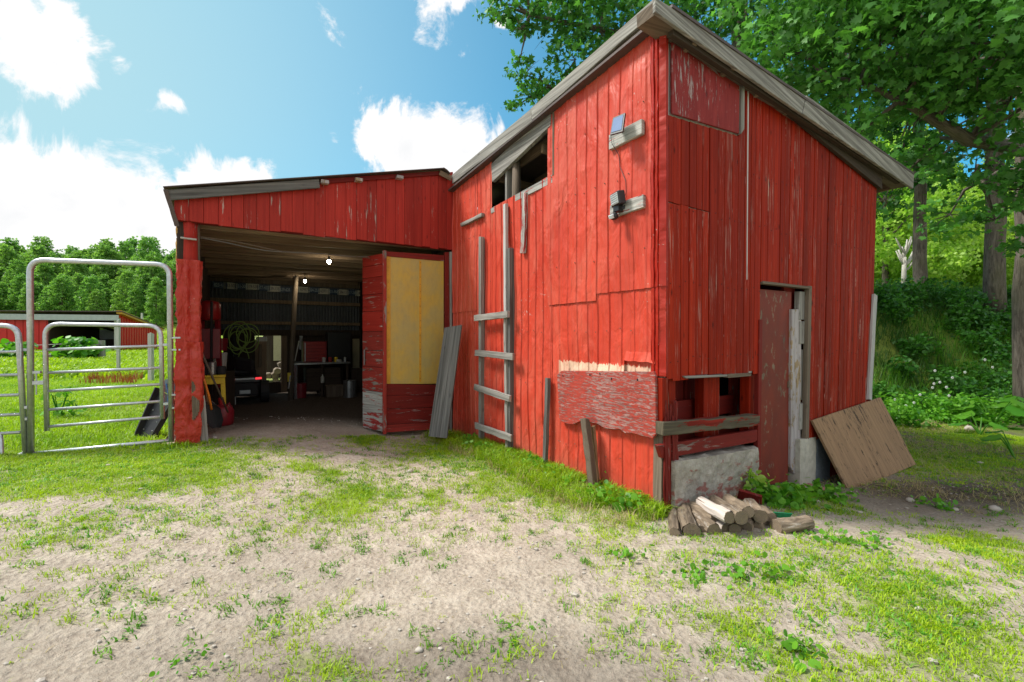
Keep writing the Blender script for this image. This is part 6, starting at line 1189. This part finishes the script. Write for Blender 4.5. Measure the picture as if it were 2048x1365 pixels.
bush('pasture_bush', fieldpos(15, 722), 1.1, .6, 300, .25, 'weed', 'low weeds clump with yellow flowers at the left edge', 'bush', seed=4)
bush('pasture_bush', fieldpos(118, 722), .6, .35, 160, .22, 'weed', 'dark low weed under the left pasture post', 'bush', seed=5)
bush('thistle_weed', fieldpos(118, 835), .22, .28, 60, .12, 'weed', 'wiry thistle behind the gate rails', 'weed', 'quad', seed=6)
# weeds by the firewood and the door
bush('yard_weed', gpos(1556, 1012, -.06), .15, .10, 170, .06, 'weed', 'bright leafy weed growing between firewood and door', 'weed', seed=11)
bush('yard_weed', gpos(1520, 1010, -.06), .08, .14, 60, .05, 'weed', 'upright weed sprouting at the end of the footing', 'weed', seed=12)
bush('yard_weed', FR.w(pR(1472, 1000)[0], ghf(*FR.w(pR(1472, 1000)[0], 0, .15).xy) + .1, .14), .045, .10, 26, .06, 'brightleaf', 'small yellow-green climbing weed against the concrete footing', 'weed', seed=13)
bush('yard_weed', gpos(1600, 1010, -.1), .16, .08, 150, .055, 'weed', 'leafy weed patch below the door threshold', 'weed', seed=14)
bush('yard_weed', gpos(1655, 992, -.12), .15, .08, 150, .055, 'weed', 'low weed in front of the grey footing block', 'weed', seed=15)
for i, (x, y, r_, lb) in enumerate(((1390, 1165, .05, 'left broad-leaf rosette at the bottom of the yard near the pile'), (1490, 1172, .055, 'broad-leaf rosette in the grass below the firewood'), (1250, 1130, .05, 'flat dark rosette in the bare dirt left of the pile'), (1700, 1095, .06, 'tall dock sprig in the right path'), (1640, 1090, .05, 'small clover clump left of the dock sprig'), (1560, 1175, .06, 'wide low clump in the lower right grass'), (1620, 1330, .07, 'broad weed clump at the bottom right edge'), (380, 1350, .03, 'small weed tuft at the bottom left'), (1870, 985, .08, 'pale wilted leaf clump on the dark soil'), (1760, 1090, .05, 'weed sprig in the right path edge'))):
    bush('rosette_weed', gpos(x, y, -.05), r_ * 1.1, r_ * .4, 40, r_ * .6, 'weed', lb, 'weed', seed=30 + i, stems=3)
rngw = random.Random(5)
for i in range(14):
    s_ = .2 + i * .26; d_ = rngw.uniform(.08, .3); p_ = FL.w(s_, 0, d_); p_.z = ghf(p_.x, p_.y); bush('wall_weed', p_, rngw.uniform(.06, .12), rngw.uniform(.05, .09), 70, .045, 'weed', 'small leafy weed at the foot of the red metal wall', 'weed', seed=60 + i, group='leafy weeds along the metal wall', stems=2)
# bank plants
for i in range(46):
    px_ = rngw.uniform(1755, 2150); Z = rngw.uniform(8.3, 9.8); x_ = (px_ - 1024) / F * Z; bush('bank_weed', (x_, Z, ghf(x_, Z)), rngw.uniform(.15, .32), rngw.uniform(.15, .32), 170, .055, 'weed', 'green leafy weed at the foot of the grassy bank', 'weed', seed=90 + i, group='leafy weeds at the foot of the bank', stems=4)
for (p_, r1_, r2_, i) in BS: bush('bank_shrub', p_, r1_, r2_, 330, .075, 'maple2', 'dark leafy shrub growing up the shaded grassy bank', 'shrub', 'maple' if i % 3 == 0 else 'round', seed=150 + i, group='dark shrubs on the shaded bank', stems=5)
def burdock(c, n, size, seed, lb):
    c = Vector(c); o = thing('burdock_plant', c, lb, 'plant'); rr = random.Random(seed)
    for k in range(n):
        a_ = rr.uniform(0, 6.28); L_ = size * rr.uniform(.7, 1.2); h_ = size * rr.uniform(.5, 1.5); e = c + Vector((math.cos(a_) * L_ * .7, math.sin(a_) * L_ * .7, h_)); MB().tube([c, (c + e) / 2 + Vector((0, 0, .1 * size)), e], [.012, .008], 5) if False else None
        mb = MB(); mb.tube([c, (c + e) / 2 + Vector((0, 0, .12 * size)), e], [.012, .01, .006], 5); mb.build('stem', M['weed'], o)
        V0, Fs = leafshape('round'); dv = Vector((math.cos(a_), math.sin(a_), -.5)).normalized(); sd = Vector((-math.sin(a_), math.cos(a_), 0)); nr = sd.cross(dv); mb = MB(); nU = 8
        def lf(u, v):
            w_ = (math.sin(math.pi * min(1, v * .95 + .05)) ** .6) * .42 * (1.05 - .35 * v); x__ = (u - .5) * 2 * w_; wob = .03 * math.sin(v * 14) * abs(u - .5) * 2; return e + dv * (v * L_) + sd * (x__ * L_) + nr * (L_ * (.10 * abs(u - .5) * 2 + wob - .15 * v * v)), (u, v)
        mb.grid(lf, 6, nU); lo_ = mb.build('leaf', M['weed'], o, smooth=True); a2 = lo_.data.attributes.new('v', 'FLOAT', 'POINT'); a2.data.foreach_set('value', np.full(len(lo_.data.vertices), rr.uniform(0, .5), np.float32))
for (x, y, Z, n, s_, lb) in ((1985, 800, 8.4, 9, .42, 'large burdock with broad drooping leaves beside the edge maple'), (2060, 730, 8.8, 8, .4, 'burdock cluster at the root of the edge maple'), (1960, 850, 7.6, 5, .24, 'smaller burdock leaning over the pale stone'), (2030, 960, 6.2, 3, .26, 'wilted broad leaves lying at the right edge')):
    p_ = at(x, y, Z); p_.z = ghf(p_.x, p_.y); burdock(p_, n, s_, int(x), lb)
fl_ = thing('daisy_plant', at(1850, 790, 8.6), 'white small daisies scattered over the foot of the bank', 'flowers'); mb = MB()
for (x, y) in ((1790, 800), (1800, 822), (1828, 806), (1865, 776), (1868, 768), (1880, 765), (1893, 775), (1812, 812), (1840, 790), (1905, 756), (1930, 745), (1985, 735), (1970, 720), (1898, 792), (1870, 742)):
    p_ = at(x, y, 8.5 + random.uniform(-.3, .3)); 
    for k in range(6): a_ = k * 1.047; mb.ball(p_ + Vector((math.cos(a_) * .016, 0, math.sin(a_) * .016)), .013, .006, .011, 5, 3)
tag(mb.build('petals', M['petal'], fl_), kind='stuff')
mb = MB(); 
for k in range(22):
    x_ = random.uniform(3.4, 8.5); y_ = random.uniform(4.5, 8.8)
    if float(inside(np.array(x_), np.array(y_))): continue
    a_ = random.uniform(0, 3.14); L_ = random.uniform(.15, .5); z_ = ghf(x_, y_) + .02; mb.tube([(x_, y_, z_), (x_ + math.cos(a_) * L_ * .5, y_ + math.sin(a_) * L_ * .5, z_ + .03), (x_ + math.cos(a_) * L_, y_ + math.sin(a_) * L_, z_)], [.006, .005, .003], 5)
tag(mb.build('fallen_twigs', M['brownw'], base=(5, 5, 0)), kind='stuff')
